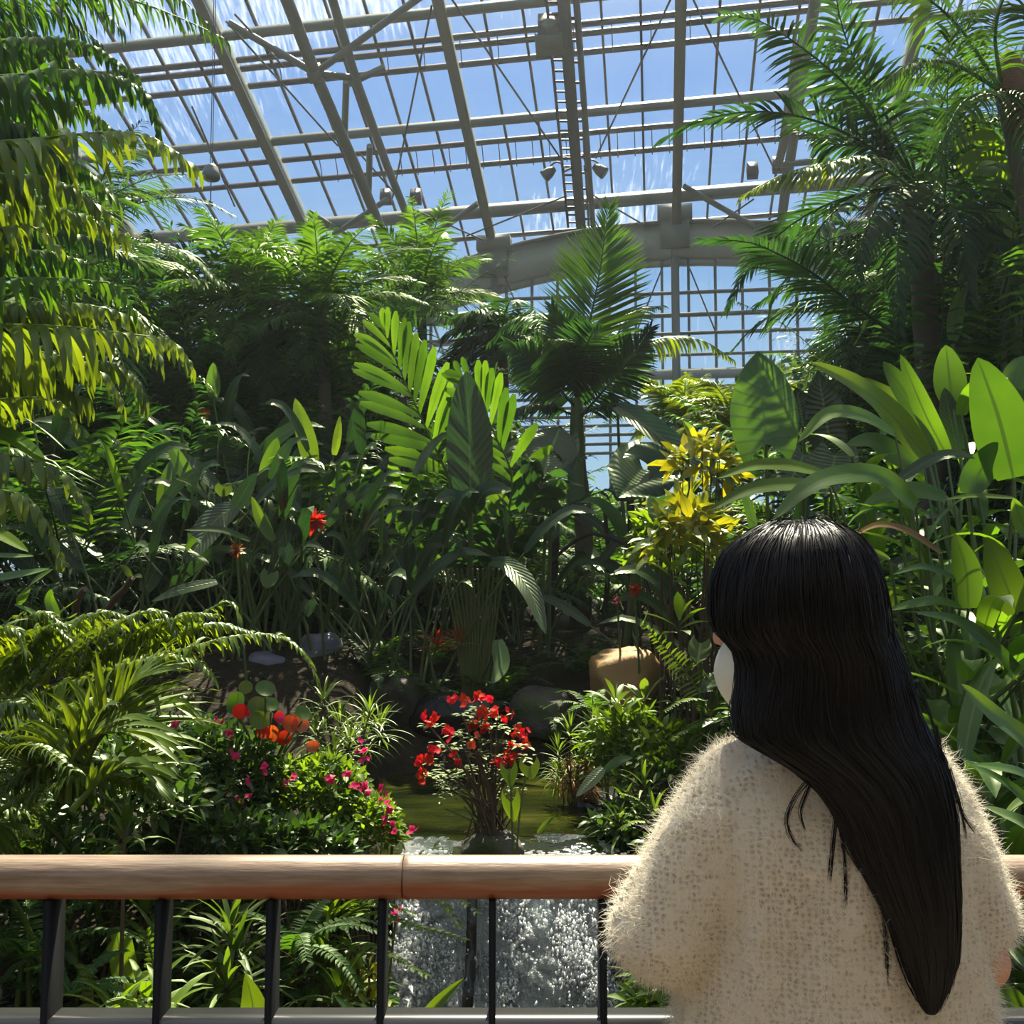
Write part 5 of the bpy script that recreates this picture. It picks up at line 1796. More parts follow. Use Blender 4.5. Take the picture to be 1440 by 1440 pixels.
# heart-shaped leaves
def ear_plant(name, label, base, ears, cat='plant', group=None):
    root = empty(name, base, label, cat, group)
    for at_, tp, w_, mat, kw in ears:
        A, T_ = at(*at_), at(*tp)
        part(root, ear(A, T_, w_ / FPX * at_[2], **kw), 'leaf', mat)
        b0 = np.asarray(base) + np.array([rng.normal() * .04, rng.normal() * .04, 0])
        stalk(root, [b0, b0 * .5 + A * .5 + np.array([(A[0] - b0[0]) * .15, 0, .12 * (A[2] - b0[2])]), A + (T_ - A) * .02 + np.array([0, .012, 0])], .016, .008)
    return root
ear_plant('elephant_ear', 'big backlit heart-shaped leaf with dark veins, above the woman', ground(1110, 5.4),
          [((1078, 625, 5.0), (1066, 494, 5.1), 100, M_ear, dict(lobe=.28, wave=.012, round_=1.15))])
ear_plant('elephant_ear', 'dark heart-leaved plant just right of the big backlit leaf', ground(1150, 5.6),
          [((1130, 600, 5.4), (1120, 545, 5.4), 55, M_dark, dict(lobe=.35)), ((1165, 610, 5.3), (1150, 520, 5.3), 60, M_dark, dict(lobe=.35)),
           ((1175, 640, 5.2), (1160, 700, 5.0), 70, M_dark, dict(lobe=.4)), ((1130, 640, 5.3), (1100, 700, 5.2), 60, M_dark, dict(lobe=.4))])
ear_plant('elephant_ear', 'dark elephant ear left of the green palm trunk', ground(770, 7.0),
          [((772, 640, 6.8), (760, 690, 6.6), 88, M_dark, dict(lobe=.95, round_=.9)), ((775, 632, 6.8), (788, 600, 6.9), 80, M_dark, dict(lobe=.6))])
ear_plant('elephant_ear', 'dark elephant ear right of the green palm trunk, one ragged leaf tilted to the light', ground(872, 6.6),
          [((905, 660, 6.3), (868, 702, 6.1), 105, M_dark, dict(lobe=.8, wave=.05)), ((912, 655, 6.3), (950, 640, 6.4), 80, M_dark, dict(lobe=.6))])
leaves_plant('banana_plant', 'plant with one long drooping blue-green leaf right of the green palm trunk', ground(900, 7.4),
             [([(868, 572, 7.2), (910, 600, 7.0), (960, 640, 6.8), (1012, 690, 6.5)], 36, M_dark, dict(fold=.5, wave=.02))], stemr=.02)
leaves_plant('banana_plant', 'tall banana with a glowing yellow-green leaf near the brown fibrous crown', ground(1420, 6.4),
             [([(1405, 262, 6.3), (1375, 215, 6.2), (1368, 160, 6.2)], 70, M_lime), ([(1440, 300, 6.3), (1420, 250, 6.2), (1392, 235, 6.0), (1385, 280, 5.9)], 40, M_ginger),
              ([(1430, 330, 6.3), (1400, 305, 6.2), (1375, 320, 6.0)], 36, M_lime), ([(1340, 480, 6.3), (1345, 440, 6.3), (1357, 395, 6.3)], 22, M_ginger)], stemr=.03)
leaves_plant('paddle_leaf_plant', 'plant with one tall dark upright paddle leaf in front of the broad bright leaflets', ground(664, 6.4),
             [([(662, 700, 6.4), (660, 620, 6.4), (656, 522, 6.4)], 66, M_dark, dict(fold=.1)), ([(664, 720, 6.4), (685, 690, 6.3), (720, 690, 6.2)], 30, M_dark),
              ([(660, 730, 6.4), (640, 700, 6.3), (610, 705, 6.2)], 30, M_dark), ([(690, 790, 6.2), (715, 795, 6.1), (745, 830, 5.9), (768, 892, 5.7)], 30, M_dark),
              ([(700, 900, 6.0), (705, 935, 5.9), (692, 962, 5.8)], 24, M_ginger)], stemr=.012)

# leafy things in the gloom left of the middle, read from the photograph
leaves_plant('heliconia', 'shaded broad-leaved plant with pale glossy leaves above the arching frond', ground(320, 6.0),
             [([(330, 712, 5.8), (300, 735, 5.7), (262, 792, 5.5)], 40, M_dark), ([(352, 760, 5.7), (310, 745, 5.6), (258, 745, 5.5)], 11, M_strap),
              ([(330, 715, 5.8), (345, 690, 5.8), (360, 665, 5.8)], 24, M_dark), ([(290, 700, 5.8), (270, 680, 5.8), (245, 672, 5.8)], 9, M_strap),
              ([(385, 760, 5.7), (368, 735, 5.7), (354, 698, 5.7)], 16, M_lime), ([(305, 818, 5.4), (260, 828, 5.3), (213, 846, 5.2)], 17, M_dark),
              ([(275, 690, 6.0), (255, 655, 6.0), (232, 612, 6.0)], 22, M_ginger)], stemr=.008)
leaves_plant('heliconia', 'taller broad-leaved plant with upright lit leaves beside the red torch flower', ground(405, 6.6),
             [([(440, 660, 6.5), (430, 615, 6.5), (415, 560, 6.5)], 28, M_lime), ([(374, 695, 6.5), (380, 655, 6.5), (390, 615, 6.5)], 28, M_ginger),
              ([(398, 700, 6.4), (392, 665, 6.4), (394, 640, 6.4)], 12, M_lime), ([(300, 560, 7.0), (300, 535, 7.0), (300, 510, 7.0)], 20, M_ginger),
              ([(420, 720, 6.4), (395, 700, 6.4), (365, 690, 6.3)], 22, M_dark), ([(470, 640, 6.6), (475, 610, 6.6), (478, 585, 6.6)], 12, M_lime)], stemr=.009)
ear_plant('philodendron', 'small pale spade-shaped leaves hanging in the shade above the upper boulder', ground(385, 6.2),
          [((380, 806, 5.8), (374, 828, 5.75), 28, M_strap, dict(lobe=.3, wave=0)), ((315, 684, 5.8), (312, 699, 5.8), 26, M_strap, dict(lobe=.3, wave=0)),
           ((400, 770, 5.9), (408, 795, 5.9), 24, M_dark, dict(lobe=.3, wave=0)), ((435, 845, 5.8), (432, 868, 5.8), 20, M_dark, dict(lobe=.3, wave=0))])
leaves_plant('broad_leaf_plant', 'broad-leaved plant at the far left edge, under the lowest lit fronds', ground(-30, 3.6),
             [([(-40, 565, 3.4), (20, 582, 3.3), (60, 605, 3.2), (92, 632, 3.1)], 20, M_ginger, dict(roll=.9)), ([(-40, 600, 3.4), (10, 612, 3.3), (45, 635, 3.2), (64, 655, 3.1)], 28, M_ginger),
              ([(-40, 740, 3.2), (0, 752, 3.1), (40, 776, 3.0)], 22, M_lime), ([(-20, 815, 3.2), (30, 808, 3.1), (70, 800, 3.0)], 20, M_ginger), ([(-20, 780, 3.2), (20, 782, 3.1), (48, 782, 3.0)], 12, M_ginger),
              ([(80, 870, 3.2), (70, 845, 3.2), (72, 828, 3.2)], 16, M_ginger), ([(70, 880, 3.2), (45, 862, 3.1), (20, 850, 3.0)], 16, M_ginger), ([(65, 882, 3.2), (90, 858, 3.1), (110, 842, 3.0)], 18, M_lime),
              ([(65, 885, 3.2), (95, 872, 3.1), (108, 862, 3.0)], 14, M_ginger), ([(30, 850, 3.2), (40, 825, 3.1), (75, 800, 3.0)], 22, M_ginger), ([(65, 885, 3.2), (30, 890, 3.1), (0, 870, 3.0)], 14, M_ginger)], stemr=.007)
# pollarded grey branch with a few new leaves
b = ground(140, 4.6)
root = empty('cut_branch', b, 'grey cut-back branch sprouting two pale leaves in the dark on the left', 'branch')
stalk(root, [b, at(150, 868, 4.5), at(170, 838, 4.45), at(186, 812, 4.4)], .022, .014, M_twig, 'branch')
for p0, p1 in (((184, 812), (168, 794)), ((186, 815), (200, 812)), ((150, 868), (182, 860))):
    part(root, blade([at(*p0, 4.4), (at(*p0, 4.4) + at(*p1, 4.35)) / 2 + UPZ * .01, at(*p1, 4.35)], .03), 'leaf', M_strap)
b2 = ground(100, 4.4)
root = empty('cut_branch', b2, 'bare grey cut branch leaning by the leafy star at the left edge', 'branch')
stalk(root, [b2, at(105, 870, 4.3), at(120, 828, 4.2)], .02, .014, M_twig, 'branch')

# red torch flowers in the shade
def torch(px, py, d, rad, label, mat=M_red, name='torch_flower'):
    c = at(px, py, d)
    b = np.array([c[0] + .05, c[1] + .1, gz(c[0], c[1])])
    root = empty(name, b, label, 'flower')
    stalk(root, [b, (b + c) / 2, c - UPZ * rad * .5], .008, .006)
    r = np.random.default_rng(int(px))
    n = 34
    D = nrm(r.normal(size=(n, 3)) + np.array([0, -.2, .5]))
    mb = MB()
    leaflets(mb, np.repeat(c[None], n, 0) - UPZ * rad * .3, D, np.cross(D, UPZ + r.normal(size=(n, 3)) * .2), rad * r.uniform(.7, 1.2, n), rad * .42, .1, 4, .3, None, r.random(n))
    part(root, mb, 'flower_head', mat)
torch(443, 728, 6.0, .085, 'red torch flower glowing in the shade above the upper boulder')
torch(287, 580, 7.0, .05, 'small orange flower high in the shade under the lit fronds', M_orange)
torch(332, 770, 5.6, .05, 'small orange-red flower among the pale glossy leaves', M_orange)
torch(893, 828, 5.8, .05, 'red flower right of the green palm trunk, in front of the dark bare stem')
torch(868, 843, 5.9, .03, 'tiny pink flower between the palm trunk and the dark bare stem', M_pink)
for px, py, lab in ((615, 905, 'left'), (645, 900, 'right')):
    c = at(px, py, 6.3)
    c[2] = max(c[2], gz(c[0], c[1]) + .02)
    root = empty('red_bromeliad', c, f'dim red bromeliad on the shaded bank, {lab} one of the pair', 'plant')
    part(root, rosette(c, 22, .13, .022, (75, 0), .3, seed=px), 'leaf_rosette', M_dry if px > 620 else M_red)

# dark bare stems in the middle
for px, d, py, r_, lab in ((878, 7.0, 660, .035, 'dark bare stem right of the green palm trunk'), (770, 7.6, 640, .04, 'dark bare stem left of the green palm trunk'), (845, 7.4, 720, .02, 'thin dark stem close by the right of the green palm trunk'),
                          (560, 7.8, 560, .05, 'dark trunk behind the broad bright leaflets'), (480, 8.0, 560, .05, 'dark trunk behind the red torch flower')):
    b = ground(px, d)
    root = empty('bare_trunk', b, lab, 'trunk')
    trunk(root, b, at(px + 6, py, d), r_, r_ * .7, M_trunk_b, 1, .04)
    stalk(root, [at(px, 860, d), at(px + 14, 840, d - .1), at(px + 40, 815, d - .1)], .012, .006, M_trunk_b, 'branch')
b = ground(925, 6.6)
root = empty('arched_vine', b, 'dark woody vine arching between the palm trunk and the bare stem', 'vine')
stalk(root, [b, at(905, 800, 6.8), at(850, 752, 6.9), at(810, 760, 7.0), at(775, 790, 7.1)], .02, .012, M_trunk_b, 'stem')

# pleated clump of upright pale stalks
b = ground(668, 6.3)
root = empty('stalk_clump', b, 'clump of pale ribbed upright stalks at the foot of the broad bright leaflets', 'plant')
for i in range(13):
    a = i / 12 - .5
    stalk(root, [b + np.array([a * .10, 0, 0]), at(668 + a * 60, 870, 6.3), at(664 + a * 90, 800, 6.25)], .012, .007, M_rachis, 'stalk')
def disc(c, rad, face):
    A = nrm(np.cross(face, [.1, .2, .95]))
    B = np.cross(face, A)
    mb = MB()
    th = np.arange(20) * 2 * PI / 20
    V, lf = [np.asarray(c, float)], [(0, .5, .5)]
    for q in (.35, .7, 1.0):
        V += [c + (np.cos(t) * A + np.sin(t) * B * .95) * rad * q + face * rad * .18 * q * q for t in th]
        lf += [(math.cos(t) * q, .5 + .5 * math.sin(t) * q, .5) for t in th]
    mb.add(V, [[0, 1 + i, 1 + (i + 1) % 20] for i in range(20)], lf)
    q4 = [[1 + k_ * 20 + i, 1 + (k_ + 1) * 20 + i, 1 + (k_ + 1) * 20 + (i + 1) % 20, 1 + k_ * 20 + (i + 1) % 20] for k_ in (0, 1) for i in range(20)]
    mb.f.append(np.array(q4))
    return mb


# ------------------------------------------------------------------ red flowering bush on the lip of the fall
rb = at(690, 1172, 4.05)
root = empty('flowering_bush', rb, 'thorny bush with flat pale leaf pads and bright red flowers on the mossy stone', 'bush')
reds = [(638, 984), (649, 982), (669, 982), (681, 983), (602, 1009), (613, 1013), (627, 1030), (680, 999), (693, 1004), (711, 1004), (684, 1019), (726, 1029),
        (734, 1032), (732, 1052), (713, 1058), (717, 1071), (700, 1073), (644, 1070), (606, 1053), (601, 1067), (592, 1074), (591, 1093), (667, 1015)]
r = np.random.default_rng(4)
pads = [(650, 1000), (678, 994), (605, 1018), (690, 1018), (662, 1035), (712, 1020), (728, 1045), (700, 1040), (640, 1050), (672, 1055), (612, 1068), (628, 1085),
        (655, 1080), (690, 1062), (715, 1082), (732, 1062), (600, 1085), (645, 1028), (625, 1045), (675, 1075), (665, 1012), (700, 1005), (618, 1100), (640, 1105)]
def padmb(c, seed, n=16, L=.042, W=.017):
    rr = np.random.default_rng(seed)
    a = rr.random(n) * 6.28
    D = np.stack([np.cos(a), np.sin(a), rr.normal(size=n) * .12 + .12], 1)
    Wd = np.stack([-np.sin(a), np.cos(a), 0 * a], 1)
    m = MB()
    leaflets(m, np.asarray(c) + D * .012 + rr.normal(size=(n, 3)) * [.022, .022, .006], D, Wd, L * rr.uniform(.6, 1.1, n), W, .15, 3, .15, OVAL, rr.random(n))
    return m
pos = {}
for i, (px, py) in enumerate(pads):
    c = at(px, py + 4, 4.05 + r.normal() * .07)
    part(root, padmb(c, i), 'leaf_pad', M_pale)
    s0 = rb + np.array([r.normal() * .03, r.normal() * .03, 0])
    stalk(root, [s0, s0 * .5 + c * .5 + np.array([(c[0] - s0[0]) * -.12, 0, .02]), c], .0055, .0035, M_twig)
for i, (px, py) in enumerate(reds):
    c = at(px, py, 4.02 + r.normal() * .06)
    part(root, blossom(c, .025, i, 5), 'flower', M_red)
part(root, blossom(at(668, 1045, 3.98), .024, 77), 'flower', M_orange)
for i in range(26):
    c = at(690 + r.normal() * 22, 1110 + r.random() * 40, 4.05)
    s0 = rb + np.array([r.normal() * .035, r.normal() * .03, -.01])
    stalk(root, [s0, s0 * .5 + c * .5, c], .0045, .003, M_twig if i % 3 else M_stem)
for i in range(14):
    c = at(610 + r.random() * 110, 1060 + r.random() * 70, 4.05)
    part(root, padmb(c, 300 + i, 9, .03, .012), 'leaf_pad', M_bush)
# lime taro by the bush
root = empty('taro', at(722, 1190, 3.72), 'three lime-green heart leaves standing right beside the red flowering bush', 'plant')
for a_, t_, w_ in (((716, 1084), (719, 1106), 27), ((745, 1078), (748, 1096), 32), ((719, 1128), (723, 1156), 29)):
    A = at(*a_, 3.72)
    part(root, ear(A, at(*t_, 3.71), w_ / FPX * 3.72, lobe=.75, wave=.0, round_=.8), 'leaf', M_lime)
    stalk(root, [at(722, 1250, 3.72), (at(722, 1182, 3.73) + A) / 2 + UPZ * .02, A + np.array([0, .004, 0])], .004, .003)
part(root, blade(ats([(756, 1172, 3.95), (770, 1156, 3.93), (782, 1146, 3.92)]), .022), 'leaf', M_strap)

# ------------------------------------------------------------------ pink-flowered bushes beyond the railing, left
def flower_bush(label, c_px, d, rad, n, L, W, mat, flowers, fmat, frad, seed, stems=16):
    c = at(*c_px, d)
    b = np.array([c[0], c[1], gz(c[0], c[1])])
    root = empty('flower_bush', b, label, 'bush')
    rr = np.random.default_rng(seed)
    part(root, leafball(c, rad, n, L, W, seed), 'foliage', mat)
    for i in range(stems):
        e = c + nrm(rr.normal(size=3) + UPZ * .6) * np.asarray(rad) * .75
        stalk(root, [b + rr.normal(size=3) * [.04, .04, 0], b * .4 + e * .6 + rr.normal(size=3) * .02, e], .005, .002, M_twig)
    for i, (px, py) in enumerate(flowers):
        part(root, blossom(at(px, py, d - rad[1] * .95), frad, seed * 40 + i, 3), 'flower', fmat)
    return root
flower_bush('dark leafy bush with scattered magenta flowers under the ribbon-leaf palm tips', (292, 1105), 3.3, (.25, .2, .27), 2600, .046, .018, M_bush,
            [(248, 1017), (305, 1013), (325, 1031), (329, 1062), (349, 1095), (348, 1120), (263, 1138), (291, 1137), (372, 1082)], M_pink, .017, 3)
flower_bush('brighter leafy bush with magenta flowers below the thin-leaved shrub', (430, 1130), 3.4, (.21, .18, .23), 2400, .046, .017, M_fern,
            [(408, 1098), (382, 1163), (464, 1093), (489, 1089), (511, 1109), (505, 1105)], M_pink, .017, 4)
flower_bush('low yellow-green bush edged with magenta flowers at the pool corner', (510, 1165), 3.35, (.14, .14, .15), 1500, .036, .015, M_lime,
            [(505, 1108), (535, 1108), (542, 1135), (538, 1128), (548, 1167), (541, 1160), (577, 1170), (507, 1049), (512, 1063)], M_pink, .017, 5)
part(empty('flower_sprig', at(557, 1300, 3.0), 'single magenta flower below the handrail among lit fern fronds', 'flower'), blossom(at(557, 1288, 2.95), .016, 91, 3), 'flower', M_pink)
stalk(bpy.data.objects['flower_sprig'], [at(557, 1289, 2.96), at(550, 1350, 3.0), at(540, 1450, 3.0)], .004, .003)
# round red-backed leaves
b = at(375, 1120, 3.5)
root = empty('round_leaf_shrub', np.array([b[0], b[1], gz(b[0], b[1])]), 'shrub with round coin leaves, some glowing orange-red, above the magenta flowers', 'plant')
for px, py, rr_, m in ((333, 989, 17, M_ginger), (345, 966, 10, M_pale), (373, 969, 14, M_ginger), (362, 994, 15, M_pale), (381, 991, 11, M_ginger), (364, 1013, 14, M_lime), (425, 1003, 12, M_ginger),
                       (407, 1018, 13, M_orange), (422, 1018, 13, M_orange), (369, 1029, 11, M_red), (384, 1031, 12, M_orange), (400, 1038, 11, M_red), (338, 1000, 11, M_red), (393, 1008, 8, M_red), (352, 1000, 8, M_pink), (395, 1012, 7, M_pink), (440, 1050, 9, M_orange)):
    d = 3.25 + rng.normal() * .03
    A = at(px, py + rr_ * .9, d)
    part(root, disc(at(px, py, d), rr_ / FPX * d, nrm(EYE - A + np.array([rng.normal() * 1.6, 0, .8 + rng.normal() * .8]))), 'leaf', m)
    stalk(root, [b, (b + A) / 2 + UPZ * .03, A], .004, .003, M_stem)

# thin-leaved shrub
def rosette_shrub(name, label, base, cs, n, L, W, mat, els=(85, -25), droop=.45, seed=0, sr=.006, smat=None, group=None, prof=None, nseg=5):
    root = empty(name, base, label, 'plant', group)
    for i, (px, py, d) in enumerate(cs):
        c = at(px, py, d)
        part(root, rosette(c, n, L, W, els, droop, seed + i, spread=.035, prof=prof, nseg=nseg), 'leaf_rosette', mat)
        stalk(root, [np.asarray(base) + rng.normal(size=3) * [.03, .03, 0], np.asarray(base) * .4 + c * .6, c], sr, sr * .7, smat or M_twig)
    return root
rosette_shrub('thin_leaf_shrub', 'airy shrub of thin spiky leaf sprays between the boulders and the red bush', ground(490, 4.2),
              [(455, 982, 4.0), (478, 1015, 4.1), (520, 1000, 4.2), (535, 1018, 4.3), (470, 1055, 3.9), (492, 1040, 4.0), (510, 1030, 4.2), (445, 1025, 4.0)], 26, .125, .010, M_strap, seed=5)
# ------------------------------------------------------------------ bank right of the pool
def mound(name, label, px, py, d, rad, n, L, W, mat, seed, cat='bush', group=None, stems=10, prof=OVAL, down=True):
    c = at(px, py, d)
    b = np.array([c[0], c[1], gz(c[0], c[1])])
    root = empty(name, b, label, cat, group)
    rr = np.random.default_rng(seed)
    part(root, leafball(c, rad, n, L, W, seed, prof=prof), 'foliage', mat)
    for i in range(stems):
        e = c + nrm(rr.normal(size=3) + UPZ * .3) * np.asarray(rad) * .8
        stalk(root, [b + rr.normal(size=3) * [.05, .05, 0], b * .4 + e * .6 + rr.normal(size=3) * .03, e], .007, .003, M_twig)
    return root
mound('leafy_shrub', 'lit shrub of mixed green leaves at the pool edge beside the sleeve', 930, 1075, 4.6, (.30, .3, .26), 1200, .075, .022, M_fern, 11)
mound('leafy_shrub', 'yellowish narrow-leaved shrub between the moss tuft and the cream shoulder', 885, 1040, 4.7, (.22, .22, .17), 700, .085, .020, M_lime, 12)
mound('leafy_shrub', 'low shaded shrub against the black wet rock right of the fall', 890, 1160, 4.3, (.17, .15, .12), 500, .06, .022, M_bush, 13)
mound('croton', 'croton with yellow and orange leaves just left of the head', 968, 762, 5.2, (.20, .18, .30), 150, .16, .052, M_yellow, 14)
mound('croton', 'yellow-green croton higher up below the big backlit heart leaf', 985, 660, 5.6, (.17, .18, .22), 110, .16, .055, M_yellow, 15)
mound('leafy_shrub', 'lime-leaved shrub behind the yellow croton', 935, 770, 6.0, (.22, .2, .35), 220, .13, .04, M_lime, 16)
FR = lambda t: np.sin(np.clip(t, 0, 1) ** 1.3 * PI) ** .75
rosette_shrub('frangipani', 'sprout with a whorl of oval light leaves left of the face mask', ground(960, 4.9), [(955, 872, 4.7)], 8, .155, .045, M_lime, (70, 5), .25, 3, .008, prof=FR)
rosette_shrub('frangipani', 'two-headed sprout with a whorl of oval leaves up against the croton', ground(930, 5.4), [(930, 775, 5.2), (945, 800, 5.1)], 8, .15, .045, M_lime, (70, -5), .25, 8, .008, prof=FR)
rosette_shrub('oval_leaf_sprout', 'sprout of long oval leaves, one white with glare, right of the big brown boulder', ground(868, 4.9), [(866, 985, 4.7), (875, 1002, 4.6), (905, 985, 4.8)], 9, .15, .036, M_strap, (75, -5), .35, 15, .007, prof=FR)
rosette_shrub('spiky_sprout', 'little spiky green rosettes above the moss tuft', ground(800, 5.0), [(802, 1020, 4.9), (835, 1010, 4.9), (785, 1050, 4.8), (822, 1045, 4.8), (850, 1040, 4.8), (862, 1018, 4.9)], 20, .085, .010, M_strap, (85, 5), .2, 22, .005)
rosette_shrub('grass_tuft', 'moss and dry grass tuft hanging over the black wet rock', at(808, 1115, 4.85), [(800, 1085, 4.8), (825, 1090, 4.8)], 120, .11, .006, M_dry, (85, -30), 1.0, 30, .01)
rosette_shrub('grass_tuft', 'green grass tuft on top of the dry moss tuft', at(812, 1112, 4.95), [(785, 1085, 4.85), (812, 1075, 4.85)], 90, .10, .006, M_fern, (85, -20), .8, 34, .01)
rosette_shrub('dragon_plant', 'slim-leaved plant at the water line close to the cream sleeve', ground(900, 4.3), [(880, 1125, 4.3), (905, 1100, 4.3), (920, 1140, 4.2), (870, 1155, 4.2)], 14, .13, .016, M_strap, (80, -10), .5, 40, .006)
FN = dict(n=26, L=.055, W=.013, a0=82, a1=50, droop=.2, vee=.1, r0=.004, nseg=3, t0=.08, jit=.06, lp=lambda s: 1.05 - .9 * s)
def fern(label, base, fr, mat=None, group=None, kw=None, name='fern'):
    root = empty(name, base, label, 'fern', group)
    for i, ex in enumerate(fr):
        k2 = dict(FN); k2.update(kw or {})
        if len(ex) > 1:
            k2.update(ex[1])
        m = k2.pop('mat', mat or M_fern)
        part(root, frond(ex[0], seed=i + int(abs(base[0]) * 900), **k2), 'frond', m)
    return root
A_ = lambda *p: ats(p)
fern('fern with one clear frond pointing up left beside the face mask', ground(990, 4.6), [(A_((990, 985, 4.5), (965, 945, 4.5), (930, 905, 4.45), (903, 876, 4.4)), dict(L=.085, n=22, up=FACE, mat=M_strap)),
     (A_((1000, 1010, 4.5), (985, 985, 4.4), (960, 985, 4.3), (935, 1000, 4.2)), {}), (A_((1000, 1010, 4.5), (975, 1020, 4.4), (945, 1040, 4.3)), {}), (A_((1010, 1000, 4.5), (1005, 970, 4.5), (990, 945, 4.5)), {})], M_fern)
fern('bright fern at the water line beside the sleeve', ground(915, 4.2), [(arc(at(925, 1165, 4.2), a, e, .22, 60), {}) for a, e in ((-90, 40), (-50, 55), (-130, 35), (-10, 60), (60, 50), (-100, 70))], M_lime, kw=dict(L=.045))
fern('dark soft fern above the big brown boulder', ground(840, 5.6), [(arc(at(835, 1000, 5.6), a, e, .28, 70), {}) for a, e in ((-90, 35), (-50, 50), (-140, 30), (150, 40), (90, 40), (20, 50), (-170, 55))], M_palm, kw=dict(L=.06))
ear_plant('philodendron', 'round lobed pale leaf hanging left of the face mask', ground(990, 4.7), [((985, 905, 4.5), (980, 935, 4.45), 34, M_pale, dict(lobe=.4, wave=.05)), ((1005, 955, 4.5), (985, 975, 4.4), 26, M_dark, dict(lobe=.4))])
leaves_plant('canna', 'dark broad pointed leaf bending to the water below the narrow-leaved shrub', ground(850, 4.6), [([(848, 1080, 4.4), (832, 1098, 4.35), (810, 1120, 4.3)], 18, M_dark), ([(850, 1085, 4.4), (870, 1070, 4.4), (890, 1065, 4.4)], 14, M_ginger)], stemr=.005)

# ------------------------------------------------------------------ under the handrail, left
LIL = dict(n=30, L=.17, W=.022, mat=M_strap, els=(80, -35), droop=.45)
rosette_shrub('dracaena', 'lit leafy cane with pale lance leaves below the handrail, between the third and fourth bars', ground(325, 2.9), [(325, 1300, 2.75), (332, 1345, 2.7), (318, 1385, 2.65)], 26, .155, .020, M_strap, (75, -30), .4, 50, .008)
rosette_shrub('dracaena', 'second lance-leaved cane partly behind the second bar', ground(205, 3.0), [(205, 1285, 2.9), (222, 1330, 2.8)], 22, .16, .024, M_strap, (75, -30), .5, 54, .008)
rosette_shrub('dracaena', 'shaded lance-leaved cane by the fern fronds right of the fourth bar', ground(455, 3.1), [(462, 1290, 3.0), (455, 1350, 2.9), (478, 1395, 2.8)], 22, .16, .020, M_fern, (80, -30), .6, 58, .008)
rosette_shrub('lily', 'low bright lily tuft on the bottom bar between the second and third bars', ground(170, 2.2), [(165, 1418, 2.1), (205, 1408, 2.15), (228, 1425, 2.1)], 14, .13, .022, M_lime, (60, 0), .5, 62, .006)
rosette_shrub('lily', 'pale-leaved lily peeping over the handrail under the low curled fronds', ground(180, 2.3), [(175, 1165, 2.25)], 13, .11, .017, M_strap, (85, 5), .7, 66, .006)
leaves_plant('canna', 'upright yellow-lime leaf with a nibbled tip between the second and third bars', ground(172, 2.4), [([(180, 1420, 2.3), (175, 1365, 2.3), (164, 1312, 2.3)], 36, M_lime, dict(prof=lambda t: np.minimum(1, .4 + 2 * t) * np.where(t > .9, .45, .95)))], stemr=.005)
leaves_plant('canna', 'broad lime leaf rising behind the bottom bar near the third bar', ground(352, 2.1), [([(352, 1470, 1.95), (356, 1420, 1.95), (345, 1368, 1.95)], 48, M_lime, dict(prof=lambda t: np.maximum(1 - t ** 2.2, 0) * .95 + .02))], stemr=.005)
leaves_plant('canna', 'single slender lime leaf slanting in front of the falling water', ground(570, 2.6), [([(575, 1470, 2.4), (610, 1418, 2.4), (652, 1376, 2.4)], 19, M_lime, dict(fold=.3)), ([(520, 1480, 2.4), (500, 1430, 2.4), (470, 1400, 2.4)], 16, M_ginger)], stemr=.005)
fern('lime fern fronds lit by the sun reaching from the left over the falling water', ground(480, 3.0),
     [(A_((470, 1300, 3.0), (530, 1265, 2.9), (590, 1262, 2.85), (640, 1262, 2.8), (668, 1282, 2.75)), dict(L=.07)), (A_((470, 1310, 3.0), (520, 1285, 2.9), (575, 1300, 2.85), (625, 1312, 2.8), (655, 1322, 2.75)), dict(L=.06)),
      (A_((470, 1330, 3.0), (515, 1330, 2.9), (550, 1345, 2.85), (600, 1372, 2.8)), dict(L=.05)), (A_((470, 1290, 3.0), (500, 1265, 2.95), (540, 1270, 2.9), (580, 1285, 2.9)), {}),
      (A_((490, 1250, 3.0), (560, 1240, 2.9), (610, 1255, 2.85), (645, 1300, 2.8)), dict(L=.08)),
      (A_((480, 1350, 3.0), (440, 1310, 2.9), (410, 1310, 2.9), (395, 1330, 2.9)), dict(mat=M_palm)), (A_((480, 1350, 3.0), (450, 1340, 2.9), (420, 1345, 2.85), (405, 1370, 2.8)), dict(mat=M_palm))], M_lime)
fern('green fern with hanging leaflets right of the fourth bar', ground(410, 2.8), [(arc(at(410, 1340, 2.7), a, e, .28, 80), {}) for a, e in ((60, 40), (95, 45), (130, 30), (20, 50), (-60, 45), (160, 50))], M_palm, kw=dict(L=.05))
fern('shaded fern at the far left below the handrail', ground(40, 2.7), [(arc(at(40, 1350, 2.6), a, e, .32, 75), {}) for a, e in ((-80, 45), (-30, 60), (90, 40), (140, 35), (180, 50), (50, 60), (-140, 45))], M_palm, kw=dict(L=.055))
fern('small dark fern leaning by the second bar near the bottom bar', ground(110, 2.2), [(arc(at(100, 1400, 2.15), a, e, .14, 60), {}) for a, e in ((70, 30), (110, 35), (30, 50), (-60, 40))], M_palm, kw=dict(L=.022, n=22))
fern('thin pale fern frond standing just left of the third bar', ground(128, 2.25), [(A_((128, 1440, 2.2), (130, 1400, 2.18), (128, 1375, 2.15), (118, 1358, 2.1)), dict(L=.032, n=14, up=FACE))], M_pale)
fern('small pale fern frond against the second bar pair', ground(205, 2.7), [(A_((205, 1420, 2.6), (215, 1370, 2.6), (212, 1330, 2.6), (205, 1310, 2.6)), dict(L=.04, n=16, up=FACE))], M_strap)
